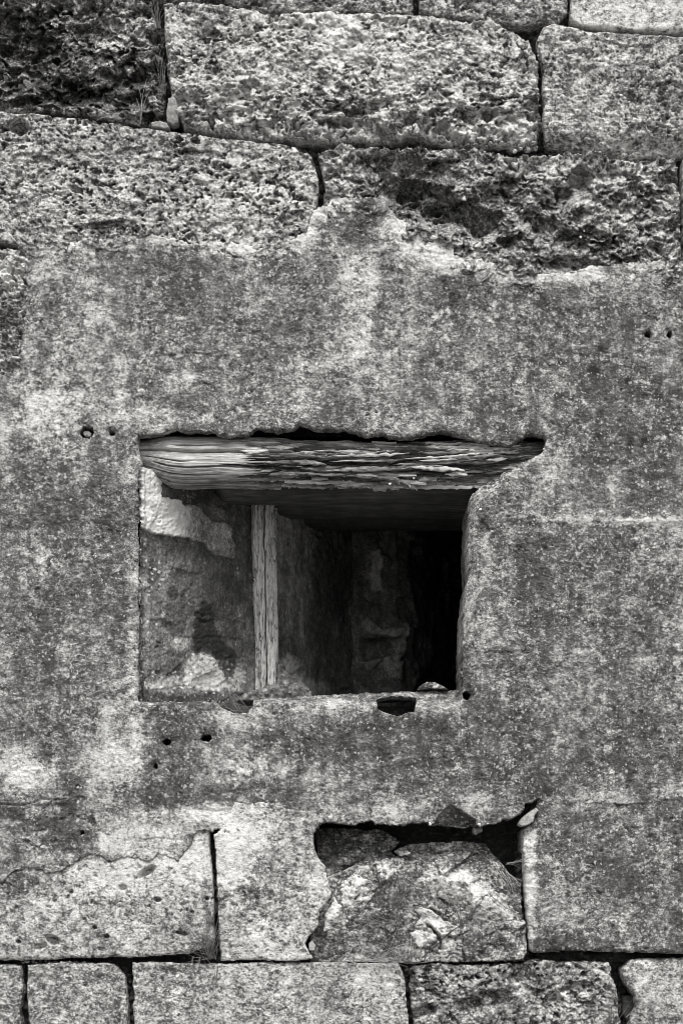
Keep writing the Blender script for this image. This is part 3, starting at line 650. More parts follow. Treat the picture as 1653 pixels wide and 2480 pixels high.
# --- rubble that fills the recess under the render
FILL_CRACKS = [[(1062, 2175), (1095, 2195), (1112, 2225), (1116, 2245)], [(1036, 2240), (1056, 2260), (1066, 2285), (1066, 2300)], [(1044, 2202), (1075, 2225), (1100, 2238), (1116, 2245)], [(905, 2096), (910, 2130), (916, 2165), (900, 2185)],
               [(806, 2244), (850, 2236), (885, 2212)], [(985, 2190), (1000, 2200), (1010, 2196)], [(945, 2170), (975, 2180), (1005, 2198)], [(860, 2250), (830, 2280), (790, 2300)], [(1180, 2110), (1200, 2150), (1240, 2170), (1266, 2215)]]
FILLS = [
    ([(752, 2000), (860, 2004), (930, 2006), (975, 2034), (950, 2062), (975, 2084), (900, 2092), (860, 2115), (822, 2142), (800, 2150), (770, 2080)], -.075, -.10, [(880, 2080, 60, 16, .10), (800, 2040, 60, 30, -.10)], (0, .30)),
    ([(812, 2150), (850, 2116), (893, 2092), (905, 2120), (910, 2158), (890, 2192), (874, 2224), (838, 2240), (808, 2252), (780, 2262), (786, 2216), (806, 2180)], -.016, .18, [(850, 2170, 50, 60, .14), (930, 2200, 30, 30, -.2)], (0, 0)),
    ([(896, 2092), (935, 2076), (980, 2078), (988, 2118), (975, 2150), (940, 2180), (910, 2170), (904, 2120)], -.022, .0, [], (0, 0)),
    ([(786, 2268), (806, 2256), (850, 2238), (864, 2250), (842, 2280), (812, 2300), (800, 2318), (772, 2328), (760, 2310)], -.030, .0, [], (0, 0)),
    ([(858, 2252), (886, 2222), (930, 2196), (985, 2186), (1012, 2222), (984, 2258), (1004, 2296), (984, 2330), (880, 2332), (806, 2330), (806, 2308), (846, 2282)], -.040, -.02, [(930, 2275, 40, 30, .22), (940, 2215, 50, 40, -.22)], (0, 0)),
    ([(988, 2186), (1050, 2206), (1090, 2226), (1116, 2244), (1120, 2290), (1122, 2332), (990, 2332), (1010, 2296), (990, 2258), (1018, 2222)], -.018, .10, [(1040, 2255, 60, 40, .20), (1000, 2315, 30, 16, -.2), (985, 2210, 20, 30, -.2)], (0, 0)),
    ([(978, 2082), (956, 2060), (984, 2040), (1030, 2038), (1108, 2034), (1180, 2042), (1194, 2062), (1222, 2094), (1252, 2132), (1262, 2160), (1268, 2226), (1275, 2238), (1277, 2306), (1266, 2326), (1200, 2328), (1126, 2332), (1124, 2290), (1118, 2242), (1085, 2220), (1048, 2202), (990, 2188), (950, 2170), (962, 2150), (982, 2118)], -.024, .02,
     [(1095, 2140, 90, 44, .26), (1060, 2080, 110, 24, -.18), (975, 2190, 30, 40, -.25), (1200, 2170, 50, 30, .14), (1190, 2090, 60, 50, -.18), (1180, 2200, 60, 30, .08), (1215, 2270, 50, 50, -.10), (1150, 2285, 22, 50, -.16), (1000, 2150, 30, 30, -.12)], (0, .18))]
for i, (pl, h0, b0, bl, ti) in enumerate(FILLS):
    hs_ = h_smooth(h0, 70 + i, und=.018, mid=.009, fine=.0022, pit=.005, tilt=ti)
    def hf(U, V, sd, hs_=hs_):
        wu, wv = U + 12 * fbm(U / 30, V / 30, 3, 98), V + 12 * fbm(U / 30, V / 30, 3, 97)
        return hs_(U, V, sd) + .026 * facets(wu / 70, wv / 56, 94, .7) - .010 * smooth(.020, .0, np.abs(fbm(U / 85, V / 85, 4, 93, .6)))
    def hf2(U, V, sd, hf=hf):
        h = hf(U, V, sd)
        h = h + .034 * smooth(0, 75, sd) - .014
        wu, wv = U + 7 * fbm(U / 16, V / 16, 3, 138), V + 7 * fbm(U / 16, V / 16, 3, 139)
        for pts in FILL_CRACKS: h = h - .040 * smooth(4.6, 1.2, linedist(wu, wv, pts))
        return h - .025 * smooth(2100, 2040, V + 14 * fbm(U / 40, V / 40, 3, 99))
    wpart(field('fill_stone', pl, hf2, t_of(bl, 20 + i, b0, .14), M_ASHLAR, None, depth=.22, er=6, en=(4, 18), seed=70 + i))

wpart(field('fill_mortar', [(750, 2150), (800, 2120), (900, 2075), (990, 2070), (1180, 2060), (1262, 2140), (1274, 2330), (750, 2332)],
            lambda U, V, sd: -.034 + .014 * fbm(U / 26, V / 20, 4, 95, .65) - .05 * smooth(2120, 2060, V), t_of([], 21, -.10, .2), M_ASHLAR, None, depth=.1, er=4, seed=96))
def z_at(v, Y=0.0): return ZC + (VH - v) * S * (D + Y) / D
def x_at(u, Y=0.0): return (u - UC) * S * (D + Y) / D
# --- rubble core behind the facing, with the opening left free
def box(name, x0, x1, y0, y1, z0, z1, mat, tone=0.0):
    co = np.array([(x, y, z) for x in (x0, x1) for y in (y0, y1) for z in (z0, z1)], F)
    q = [(0, 1, 3, 2), (4, 6, 7, 5), (0, 4, 5, 1), (2, 3, 7, 6), (0, 2, 6, 4), (1, 5, 7, 3)]
    return link(name, mesh_from(name, co, np.array(q), np.full(8, tone), False), mat)
XL, XR, ZT, ZB = (LO - UC) * S, (HI - UC) * S, (VC + 330) * S, GZ - .1
wx0, wx1 = -0.64, 0.70
wz0, wz1 = (VC - 1700) * S, (VC - 1150) * S
for (x0, x1, z0, z1) in ((XL, wx0, ZB, ZT), (wx1, XR, ZB, ZT), (wx0, wx1, ZB, wz0 - .02), (wx0, wx1, wz1 + .16, ZT)):
    wpart(box('rubble_core', x0, x1, .23, .64, z0, z1, M_CORE))

wpart(box('rubble_core', -.44, .26, .17, .235, z_at(1745), z_at(1699), M_CORE))  # dark box added behind the two sockets so they look unlit
# --- inside of the opening
def panel(name, path, ztop, zbot, hf, tf, mat, G=.004, seed=1):
    """upright surface along a plan path [(X, Y), ...]; hf/tf take the picture position (u, v) and (s, z)"""
    P = np.array(path, F)
    seg = np.hypot(*np.diff(P, axis=0).T); L = np.concatenate([[0], np.cumsum(seg)])
    ns = max(4, int(L[-1] / G)); s = np.linspace(0, L[-1], ns).astype(F)
    X = np.interp(s, L, P[:, 0]).astype(F); Y = np.interp(s, L, P[:, 1]).astype(F)
    tx, ty = np.gradient(X, s), np.gradient(Y, s)
    nx, ny = ty, -tx                                # faces the room side (towards -Y / +X)
    nz = max(4, int((ztop(s).max() - zbot) / G))
    w = np.linspace(0, 1, nz).astype(F)
    SS, W = np.meshgrid(s, w)
    Zt = np.broadcast_to(ztop(s), SS.shape)
    Z = Zt + (zbot - Zt) * W
    XX = np.broadcast_to(X, SS.shape); YY = np.broadcast_to(Y, SS.shape)
    u, v = screen(XX, YY, Z)
    h = hf(u, v, SS, Z)
    co = np.stack([XX + nx * h, YY + ny * h, Z], -1)
    idx = np.arange(SS.size).reshape(SS.shape)
    q = np.stack([idx[:-1, :-1], idx[1:, :-1], idx[1:, 1:], idx[:-1, 1:]], -1).reshape(-1, 4)
    return wpart(link(name, mesh_from(name, co.reshape(-1, 3), q, tf(u, v, SS, Z)), mat))
PATCH = [(340, 1120), (382, 1137), (387, 1157), (389, 1204), (434, 1211), (437, 1221), (475, 1225), (495, 1246), (511, 1264), (546, 1266), (559, 1275), (555, 1304), (566, 1318), (564, 1357), (514, 1343), (493, 1318), (457, 1304), (375, 1293), (350, 1284), (338, 1280)]
STAIN = [(494, 1455), (512, 1462), (518, 1490), (520, 1520), (545, 1560), (565, 1570), (572, 1590), (565, 1640), (548, 1645), (530, 1620), (520, 1590), (490, 1580), (472, 1590), (468, 1540), (470, 1510), (473, 1480)]
def rev_h(u, v, s, z):
    h = .006 * fbm(u / 70, v / 70, 3, 201) + .003 * fbm(u / 16, v / 14, 4, 202, .6)
    pt = sdist(u, v, PATCH) + 5 * fbm(u / 16, v / 16, 3, 203)
    h = h + .010 * smooth(-1.5, 2, pt) + .002 * fbm(u / 7, v / 6, 2, 204) * (pt > 0)
    h = h + .006 * facets((u + 10 * fbm(u / 20, v / 20, 2, 211)) / 60, v / 45, 206) - .008 * pits(u, v, 46, 205, .06, .25, .3, .5) + .0022 * fbm(u / 7, v / 6, 2, 207)
    return h
def rev_t(u, v, s, z):
    pt = sdist(u, v, PATCH) + 5 * fbm(u / 16, v / 16, 3, 203)
    t = blobs(u, v, [(455, 1330, 70, 30, -.05), (420, 1440, 16, 16, -.2), (590, 1430, 16, 30, -.12), (380, 1560, 30, 120, .10), (495, 1625, 46, 44, .42), (560, 1640, 36, 34, .34), (440, 1662, 90, 22, .26), (400, 1400, 24, 70, .06), (352, 1500, 10, 180, .16), (440, 1560, 24, 16, .22), (470, 1330, 60, 20, -.04), (590, 1400, 30, 60, .02)], 19, .3)
    sp = pits(u, v, 11, 208, .1, .42, .4) * smooth(-.1, .35, fbm(u / 60, v / 60, 3, 209) + .5 * smooth(420, 350, u) + .55 * smooth(1560, 1660, v) - .25)
    t = t + .50 * sp
    st = sdist(u, v, STAIN) + 9 * fbm(u / 14, v / 14, 4, 212, .65)
    t = t - .36 * smooth(-3, 5, st)
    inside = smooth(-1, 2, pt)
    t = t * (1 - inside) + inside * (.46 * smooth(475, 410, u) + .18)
    return t + .12 * fbm(u / 40, v / 60, 4, 210, .6)
YB = .42
jamb_path = [(x_at(337), -.002), (x_at(346, .03), .03), (x_at(596, YB), YB)]
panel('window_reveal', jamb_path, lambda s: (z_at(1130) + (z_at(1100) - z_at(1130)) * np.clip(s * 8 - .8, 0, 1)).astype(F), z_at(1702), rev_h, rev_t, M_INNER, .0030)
def in_h(u, v, s, z):
    return .010 * fbm(s * 9, z * 7, 4, 221, .55) + .004 * fbm(u / 14, v / 14, 3, 222, .6) - .010 * pits(u, v, 70, 223, .1, .3, .4)
def in_t(u, v, s, z):
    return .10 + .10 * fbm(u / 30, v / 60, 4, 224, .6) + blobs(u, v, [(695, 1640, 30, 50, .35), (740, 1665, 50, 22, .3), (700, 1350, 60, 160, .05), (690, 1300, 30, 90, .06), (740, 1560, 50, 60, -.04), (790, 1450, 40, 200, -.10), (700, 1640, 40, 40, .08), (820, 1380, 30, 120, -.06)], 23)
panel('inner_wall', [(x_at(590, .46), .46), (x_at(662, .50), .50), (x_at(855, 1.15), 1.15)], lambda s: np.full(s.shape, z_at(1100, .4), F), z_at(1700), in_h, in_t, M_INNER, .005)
BACKP = [([(895, 1335), (925, 1325), (926, 1432), (900, 1434)], .012, .22), ([(862, 1523), (885, 1492), (910, 1512), (925, 1525), (978, 1518), (980, 1500), (986, 1530), (975, 1548), (915, 1538), (895, 1538), (880, 1530)], .02, .18),
         ([(925, 1590), (960, 1582), (974, 1560), (978, 1520), (984, 1575), (965, 1600), (962, 1650), (930, 1640)], .014, .16), ([(868, 1604), (925, 1592), (918, 1606), (890, 1628), (876, 1620)], .014, .10)]
def bk_h(u, v, s, z):
    h = .008 * fbm(s * 9, z * 9, 4, 231, .55) + .004 * fbm(u / 14, v / 14, 3, 232)
    h = h - .05 * smooth(0, 6, sdist(u, v, [(880, 1545), (975, 1540), (972, 1585), (920, 1596), (878, 1604)]))
    h = h + .025 * facets(s * 7 + .3 * fbm(s * 20, z * 20, 2, 236), z * 9, 235, .8)
    for pl, d, t in BACKP: h = h + d * smooth(-1, 3, sdist(u, v, pl))
    return h
def bk_t(u, v, s, z):
    t = .14 * fbm(u / 26, v / 50, 4, 233, .6) + .04
    for pl, d, tt in BACKP: t = t + tt * smooth(-2, 3, sdist(u, v, pl) + 4 * fbm(u / 12, v / 12, 2, 234))
    return t
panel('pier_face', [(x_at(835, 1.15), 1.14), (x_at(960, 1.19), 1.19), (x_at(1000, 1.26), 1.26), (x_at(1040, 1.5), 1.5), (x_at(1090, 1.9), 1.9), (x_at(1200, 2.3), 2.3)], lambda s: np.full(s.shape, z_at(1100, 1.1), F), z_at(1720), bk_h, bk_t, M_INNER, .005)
panel('back_wall', [(x_at(900, 2.6), 2.6), (.95, 2.6), (.95, .5), (.72, .45)], lambda s: np.full(s.shape, z_at(1050, 1.1), F), z_at(1750), lambda u, v, s, z: .012 * fbm(s * 8, z * 8, 4, 241), lambda u, v, s, z: 0 * u, M_SHADE, .02)
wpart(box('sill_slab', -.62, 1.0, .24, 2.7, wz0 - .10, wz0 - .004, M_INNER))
wpart(box('chamber_roof', -.72, 1.25, .58, 2.8, z_at(1100) , z_at(1100) + .1, M_SHADE))
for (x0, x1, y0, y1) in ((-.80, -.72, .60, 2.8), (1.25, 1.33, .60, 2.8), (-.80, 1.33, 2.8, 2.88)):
    wpart(box('light_seal_shell', x0, x1, y0, y1, wz0 - .1, z_at(1100) + .1, M_SHADE))  # unseen shell added around the chamber to shut out sky light
# crumbled lime mortar heaped at the foot of the post
wpart(field('mortar_heap', [(560, 1698), (590, 1680), (610, 1672), (640, 1660), (668, 1652), (672, 1600), (678, 1585), (690, 1620), (712, 1638), (738, 1650), (752, 1668), (762, 1698)],
            lambda U, V, sd: -.03 + .05 * smooth(1600, 1690, V) + .020 * fbm(U / 24, V / 20, 4, 251, .6), lambda U, V, sd: .22 * .3 + .3 * fbm(U / 14, V / 14, 3, 252), M_INNER, None, depth=.1, er=6, en=(5, 14), seed=90, Y0=.40))

# ------------------------------------------------------------------ timber
def log(name, x0, x1, yc, zc, ry, rz, hf, tf, mat, nx=410, na=190, power=2.6, taper=None):
    """a log lying along X: rounded-square section, angle 0 faces the camera"""
    a = np.linspace(-math.pi, math.pi, na * 4 + 1).astype(F)
    keep = (np.abs(a) < 1.9)
    a = np.concatenate([a[~keep & (a < 0)][::8], a[keep], a[~keep & (a > 0)][::8]])
    a[0], a[-1] = -math.pi, math.pi
    x = np.linspace(x0, x1, nx).astype(F)
    A, X = np.meshgrid(a, x)
    c, s = np.cos(A), np.sin(A)
    r = (np.abs(c) ** power + np.abs(s) ** power) ** (-1 / power)
    u = UC + X / S
    arc = A * (ry + rz) / 2 / S           # arc length in pixels, + is up
    h = hf(u, arc, A)
    tp = taper(u) if taper else 1.0
    tp = tp * np.sqrt(np.clip(1 - (1 - np.clip(np.minimum(u - u.min(), u.max() - u) / 36, 0, 1)) ** 2, .0001, 1)) if not taper else tp
    Y = yc - (ry * r + h) * c * tp
    Z = zc + (rz * r + h) * s * tp + (taper.shift(u) if taper else 0)
    idx = np.arange(A.size).reshape(A.shape)
    q = np.stack([idx[:-1, :-1], idx[1:, :-1], idx[1:, 1:], idx[:-1, 1:]], -1).reshape(-1, 4)
    me = mesh_from(name, np.stack([X, Y, Z], -1).reshape(-1, 3), q, tf(u, arc, A))
    return link(name, me, mat)
def rooted(o, name, loc, label, cat, group=None):
    """make the mesh a thing with its origin at loc"""
    loc = Vector(loc)
    me = o.data
    me.transform(Matrix.Translation(-loc)); o.location = loc
    return tag(o, label, cat, group)
LR = .088
LZ = z_at(1106)
class _Tap:
    def __call__(self, u): return 1 - .34 * smooth(420, 330, u) - .25 * smooth(1180, 1330, u) + .02 * fbm(u / 90, u * 0, 3, 301)
    def shift(self, u): return (.016 * smooth(460, 330, u) + .018 * smooth(1150, 1330, u) - .008 * smooth(500, 1000, u)) + .004 * fbm(u / 120, u * 0 + 3, 2, 302)
def lin_mask(u, arc):
    return smooth(16, -16, u - 625 - 110 * fbm(arc / 11, u / 400, 3, 311) - 90 * fbm(arc / 4, u / 90, 3, 312))
def lin_layers(u, wa):
    f = fbm(u / 210, wa / 24, 4, 313, .5) + .45 * fbm(u / 70, wa / 9, 4, 314, .62)
    st = f * 4.2; fl = np.floor(st); fr = st - fl
    return (fl + smooth(.85, 1.0, fr)) / 4.2, f
def lin_h(u, arc, A):
    m = lin_mask(u, arc)
    wa = arc + 5 * fbm(u / 70, arc / 30, 3, 310)
    ter, f = lin_layers(u, wa)
    calm = 1 - .75 * smooth(36, 46, arc + 4 * fbm(u / 90, u * 0, 2, 309))
    rough = -.016 + (.040 * ter + .005 * fbm(u / 60, wa / 3.2, 3, 315, .6) + .006 * fbm(u / 22, wa / 8, 3, 316, .6)) * calm + .014 * (1 - calm)
    sm = .002 + .003 * fbm(u / 260, arc / 26, 3, 318) + .0014 * fbm(u / 90, arc / 2.6, 3, 319, .6)
    def crack(a0, u0, u1, w, d, wob):
        ctr = a0 + wob * fbm(u / 120, u * 0, 3, int(320 + a0))
        return -d * np.exp(-((arc - ctr) / w) ** 2) * smooth(u0, u0 + 30, u) * smooth(u1, u1 - 60, u)
    sm = sm + crack(17, 300, 660, 3.0, .036, 5) + crack(34, 400, 560, 1.8, .016, 4) + crack(-8, 330, 480, 1.5, .012, 5) + crack(-24, 360, 640, 1.8, .016, 6) + crack(-44, 330, 560, 1.6, .010, 4)
    h = m * sm + (1 - m) * rough
    h = h + (1 - m) * (crack(40, 640, 1240, 1.8, .012, 10) + crack(8, 700, 1150, 1.6, .012, 14) + crack(-18, 650, 1000, 1.5, .010, 12) + crack(-34, 800, 1250, 1.6, .010, 10) + crack(-58, 700, 1200, 2, .014, 8))
    return h
def lin_t(u, arc, A):
    m = lin_mask(u, arc)
    wa = arc + 5 * fbm(u / 70, arc / 30, 3, 310)
    ter, f = lin_layers(u, wa)
    pale = smooth(.06, .30, fbm(u / 60, arc / 9, 4, 331, .6) + .12 * f)
    edge_up = smooth(36, 52, arc + 8 * fbm(u / 60, arc * 0, 3, 332))
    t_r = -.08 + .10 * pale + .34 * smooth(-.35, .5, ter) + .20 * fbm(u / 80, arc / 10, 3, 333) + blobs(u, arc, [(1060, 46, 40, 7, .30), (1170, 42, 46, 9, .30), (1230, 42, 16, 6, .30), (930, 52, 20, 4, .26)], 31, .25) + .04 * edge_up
    t_l = .26 + .26 * fbm(u / 140, arc / 8, 4, 334, .65) - .20 * smooth(-34, -60, arc + 8 * fbm(u / 60, arc * 0, 3, 335)) - .12 * np.exp(-((arc + 30 + 6 * fbm(u / 70, u * 0, 2, 336)) / 7) ** 2)  # left part: shade of the log's underside put into the tone
    return m * t_l + (1 - m) * t_r
TAP = _Tap()
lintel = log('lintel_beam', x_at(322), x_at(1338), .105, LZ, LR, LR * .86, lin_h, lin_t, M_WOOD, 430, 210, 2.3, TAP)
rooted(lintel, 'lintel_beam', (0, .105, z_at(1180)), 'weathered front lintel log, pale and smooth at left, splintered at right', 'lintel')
def dk_h(seed):
    return lambda u, arc, A: .008 * fbm(u / 200, arc / 40, 3, seed) + .003 * fbm(u / 90, arc / 5, 3, seed + 1, .6)
def dk_t(seed):
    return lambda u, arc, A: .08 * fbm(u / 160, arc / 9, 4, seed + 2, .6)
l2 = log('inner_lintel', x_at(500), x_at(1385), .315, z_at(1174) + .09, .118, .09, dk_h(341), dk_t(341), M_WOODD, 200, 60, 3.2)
rooted(l2, 'inner_lintel', (0, .315, z_at(1174)), 'dark lintel timber just behind the splintered front log', 'lintel')
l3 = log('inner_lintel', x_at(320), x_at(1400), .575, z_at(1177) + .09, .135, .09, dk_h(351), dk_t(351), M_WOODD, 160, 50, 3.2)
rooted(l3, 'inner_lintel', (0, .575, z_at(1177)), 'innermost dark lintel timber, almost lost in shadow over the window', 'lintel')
l4 = log('inner_lintel', x_at(320), x_at(1400), .82, z_at(1180) + .09, .11, .09, dk_h(361), dk_t(361), M_SHADE, 100, 40, 3.2)
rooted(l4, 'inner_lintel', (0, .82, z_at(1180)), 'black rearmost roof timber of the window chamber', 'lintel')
l2.name = 'inner_lintel'

def lin_pt(u, arc, h):
    """a point on the front log at (u, arc), lifted h"""
    u = np.asarray(u, F); arc = np.asarray(arc, F)
    A = arc * 2 * S / (LR + LR * .86)
    c, sn = np.cos(A), np.sin(A)
    r = (np.abs(c) ** 2.3 + np.abs(sn) ** 2.3) ** (-1 / 2.3)
    tp = TAP(u)
    return np.stack([(u - UC) * S + 0 * arc, .105 - (LR * r + h) * c * tp, LZ + (LR * .86 * r + h) * sn * tp + TAP.shift(u)], -1)
def splinter(u0, a0, L, w, lift, slope, seed, tone):
    """a flake of wood peeling from the log: jagged ends, one edge lifted"""
    r = random.Random(seed); n = max(6, int(L / 9))
    co, q = [], []
    m = 4
    hook = r.choice((0, 0, 1)) * r.uniform(.4, 1)
    for i in range(n + 1):
        t = i / n
        ww = w * (min(1, 3.2 * t, 3.2 * (1 - t)) ** .7 + .06) * r.uniform(.65, 1.15)
        cen = a0 + slope * L * (t - .5) + r.uniform(-.10, .10) * w
        lf = lift * (.35 + .65 * r.random()) + hook * lift * max(0, t - .7) * 3
        row = []
        for k in range(m + 1):
            row.append((cen - ww / 2 + ww * k / m, lf + (.004 * math.sin(math.pi * k / m)) - .006 * (k / m)))
        for side in (0, -.0045):
            for (ar, h) in row: co.append(lin_pt(u0 + L * t, ar, h + side))
        k2 = 2 * (m + 1)
        if i:
            b = (i - 1) * k2
            for k in range(m):
                q.append((b + k, b + k + 1, b + k2 + k + 1, b + k2 + k))
                q.append((b + m + 1 + k, b + k2 + m + 1 + k, b + k2 + m + 2 + k, b + m + 2 + k))
            q.append((b, b + k2, b + k2 + m + 1, b + m + 1)); q.append((b + m, b + 2 * m + 1, b + k2 + 2 * m + 1, b + k2 + m))
    e = n * 2 * (m + 1)
    for k in range(m):
        q.append((k, k + m + 1, k + m + 2, k + 1)); q.append((e + k, e + k + 1, e + k + m + 2, e + k + m + 1))
    return link('splinter', mesh_from('splinter', np.array(co), np.array(q), np.full(len(co), tone), False), M_WOOD)
LINV = Matrix.Translation(lintel.location).inverted()
rs = random.Random(4)
SPL = []
for k in range(62):
    u = rs.uniform(610, 1220); L = rs.uniform(28, 150) * (1 if rs.random() < .7 else 1.5)
    a_ = rs.uniform(-66, 40)
    if u + L > 1290: continue
    if u + L > 1180: a_ = rs.uniform(0, 40)
    SPL.append((u, a_, L, rs.uniform(4.5, 12), rs.uniform(.001, .013), rs.uniform(-.06, .06), rs.uniform(-.10, .34)))
SPL += [(1030, 50, 90, 11, .006, -.05, .36), (1140, 44, 80, 14, .006, -.05, .38), (1190, 40, 40, 10, .006, -.05, .34), (1215, 38, 46, 12, .006, -.03, .36), (900, 54, 60, 6, .006, -.03, .30), (580, 20, 70, 12, .001, .0, .34),
        (828, -68, 150, 4, .010, -.05, .34), (1005, -76, 140, 3.5, .010, -.0, .30), (985, -66, 26, 5, .018, -.7, .34)]
for i, (u, a_, L, w, lf, sl, tn) in enumerate(SPL):
    s_ = splinter(u, a_, L, w, lf, sl, i + 3, tn)
    s_.parent = lintel; s_.matrix_parent_inverse = LINV

# the upright post inside the opening
def post():
    z1, z0 = z_at(1196, .44), z_at(1676, .44)
    xa, xb = x_at(607, .44), x_at(669, .44)
    cx, rx, cy, ry = (xa + xb) / 2, (xb - xa) / 2, .475, .045
    a = np.linspace(-math.pi, math.pi, 421).astype(F); z = np.linspace(z0, z1, 260).astype(F)
    A, Z = np.meshgrid(a, z)
    c, s = np.cos(A), np.sin(A); p = 4.0
    r = (np.abs(c) ** p + np.abs(s) ** p) ** (-1 / p)
    v = VC - Z / S; arc = A * 26
    t = (Z - z0) / (z1 - z0)
    h = .0030 * fbm(arc / 3.5, v / 90, 4, 401, .6) + .003 * fbm(arc / 20, v / 200, 3, 402)
    h = h - .034 * np.exp(-((arc - 1 - 5 * fbm(arc * 0, v / 110, 3, 403)) / 1.1) ** 2)
    low = smooth(.65, .25, t)
    h = h - .010 * low * smooth(.05, .4, fbm(arc / 4, v / 70, 4, 404, .6)) - .005 * smooth(.1, .25, fbm(arc / 5, v / 30, 3, 405)) - .018 * smooth(.1, .3, fbm(arc / 12, v / 60, 3, 409)) * smooth(12, 22, np.abs(arc))
    X = cx + .004 * fbm(A * 0, v / 120, 2, 410) + (rx * (.86 + .14 * t) * r * (1 + .05 * fbm(A * 0, v / 160, 2, 406)) + h) * s - .004 * (1 - t) * 0 + .010 * (1 - t)
    Y = cy - (ry * r + h) * c
    pale = .10 + .26 * fbm(arc / 5, v / 70, 4, 407, .65) - .10 * smooth(4, 10, arc) * smooth(.45, .8, t) - .28 * smooth(.15, .35, fbm(arc / 4, v / 22, 3, 408)) - .12 * smooth(.92, 1, t) - .10 * low * smooth(.0, .3, fbm(arc / 4, v / 70, 4, 404, .6))  # shade on the upper right side, beyond the split, put into the tone
    idx = np.arange(A.size).reshape(A.shape)
    q = np.stack([idx[:-1, :-1], idx[:-1, 1:], idx[1:, 1:], idx[1:, :-1]], -1).reshape(-1, 4)
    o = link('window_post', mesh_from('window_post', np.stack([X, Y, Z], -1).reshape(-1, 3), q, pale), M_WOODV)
    rooted(o, 'window_post', (cx, cy, z0), 'pale upright wooden post with a long split inside the window', 'post')
post()

# ------------------------------------------------------------------ small stones wedged in joints
def chunk(name, poly, Y0, thick, label, cat, group, seed, mat=M_CHIP, tone=0.0, tilt=(0, 0), er=6, dep=.05):
    o = field(name, poly, lambda U, V, sd: thick + tilt[0] * (U - U.mean()) * S + tilt[1] * (V - V.mean()) * S + .003 * fbm(U / 14, V / 12, 3, seed),
              lambda U, V, sd: np.full(U.shape, tone, F) + .06 * fbm(U / 12, V / 12, 3, seed + 1), mat, None, depth=dep, er=er, en=(1.5, 10), seed=seed, Y0=Y0, G=2.0)
    P = np.array(poly); u, v = P[:, 0].mean(), P[:, 1].max()
    return rooted(o, name, place(np.array(u), np.array(v), Y0, np.array(0.0)), label, cat, group)
WG = 'small stones wedged in the joints'
chunk('wedge_stone', [(408, 240), (420, 236), (428, 244), (434, 272), (432, 296), (418, 302), (403, 292), (402, 276)], .0, .004, 'pale upright pebble wedged in the joint left of the large top block', 'stone', WG, 501, tone=.0, tilt=(.0, -.2))
chunk('wedge_stone', [(366, 298), (386, 294), (404, 298), (412, 310), (390, 310), (368, 306)], .0, .004, 'flat pale chip lying on the long block under the upright pebble', 'stone', WG, 502, tone=.05, tilt=(0, -.3), er=4)
chunk('wedge_stone', [(1252, 1998), (1258, 1984), (1280, 1966), (1296, 1956), (1304, 1962), (1294, 1976), (1290, 1992), (1280, 1998), (1262, 2002)], -.012, .012, 'clean broken stone flake jutting at the top right corner of the recess', 'stone', WG, 503, tone=.0, tilt=(.1, .2), er=4)
chunk('wedge_stone', [(1143, 2004), (1168, 2004), (1168, 2014), (1152, 2022), (1144, 2018)], .03, .01, 'grey splinter of stone hanging from the roof of the recess', 'stone', WG, 504, tone=-.12, er=3)
chunk('wedge_stone', [(1506, 2412), (1530, 2410), (1541, 2424), (1540, 2448), (1530, 2470), (1514, 2474), (1504, 2450)], .06, .01, 'dark rounded stone deep in the joint at the bottom right', 'stone', WG, 505, M_CORE, tone=-.02, er=10)
chunk('wedge_stone', [(1008, 1668), (1022, 1657), (1034, 1651), (1054, 1652), (1070, 1660), (1085, 1670)], .05, .01, 'low humped stone lying on the sill at the dark end of the window', 'stone', WG, 506, M_ASHLAR, tone=-.10, er=5)
chunk('wedge_stone', [(1110, 1627), (1119, 1622), (1122, 1640), (1117, 1642)], .02, .004, 'small grey shard stuck to the right jamb of the window', 'stone', WG, 507, M_ASHLAR, tone=-.08, er=2)
chunk('wedge_stone', [(198, 1044), (214, 1042), (226, 1050), (220, 1060), (204, 1058)], .015, .004, 'pale pebble sitting inside the ragged hole left of the lintel', 'stone', WG, 508, tone=.0, er=3)
chunk('wedge_stone', [(746, 2284), (756, 2276), (764, 2290), (762, 2302), (748, 2302)], .005, .004, 'small pale stone at the foot of the rubble filled recess', 'stone', WG, 509, tone=.02, er=4)

def pebble(u, v, r, Y, seed):
    rr = random.Random(seed)
    n, m = 9, 6
    co, q = [], []
    sx, sy, sz = rr.uniform(.8, 1.4), rr.uniform(.7, 1.1), rr.uniform(.6, 1)
    c = place(np.array(float(u)), np.array(float(v)), Y, np.array(0.0))
    for j in range(m + 1):
        th = math.pi * j / m
        for i in range(n):
            ph = 2 * math.pi * i / n
            k = r * S * rr.uniform(.85, 1.1)
            co.append((c[0] + k * sx * math.sin(th) * math.cos(ph), c[1] + k * sy * math.sin(th) * math.sin(ph), c[2] + k * sz * math.cos(th)))
    for j in range(m):
        for i in range(n):
            q.append((j * n + i, (j + 1) * n + i, (j + 1) * n + (i + 1) % n, j * n + (i + 1) % n))
    return co, q
co, q = [], []
r0 = random.Random(8)
def add_pebs(lst):
    for (u, v, r, Y) in lst:
        c, k = pebble(u, v, r, Y, r0.randint(0, 9999)); b = len(co)
        co.extend(c); q.extend([tuple(i + b for i in f) for f in k])
add_pebs([(58 + i * 11 + r0.uniform(-4, 4), 2330 + r0.uniform(-2, 2), r0.uniform(3.5, 7), r0.uniform(.01, .04)) for i in range(14)])
add_pebs([(1236 + r0.uniform(0, 64), 352 + r0.uniform(-6, 16), r0.uniform(4, 9), r0.uniform(.02, .06)) for i in range(22)])
add_pebs([(r0.uniform(560, 760), 2331 + r0.uniform(-1, 2), r0.uniform(2, 4), r0.uniform(.005, .03)) for i in range(16)])
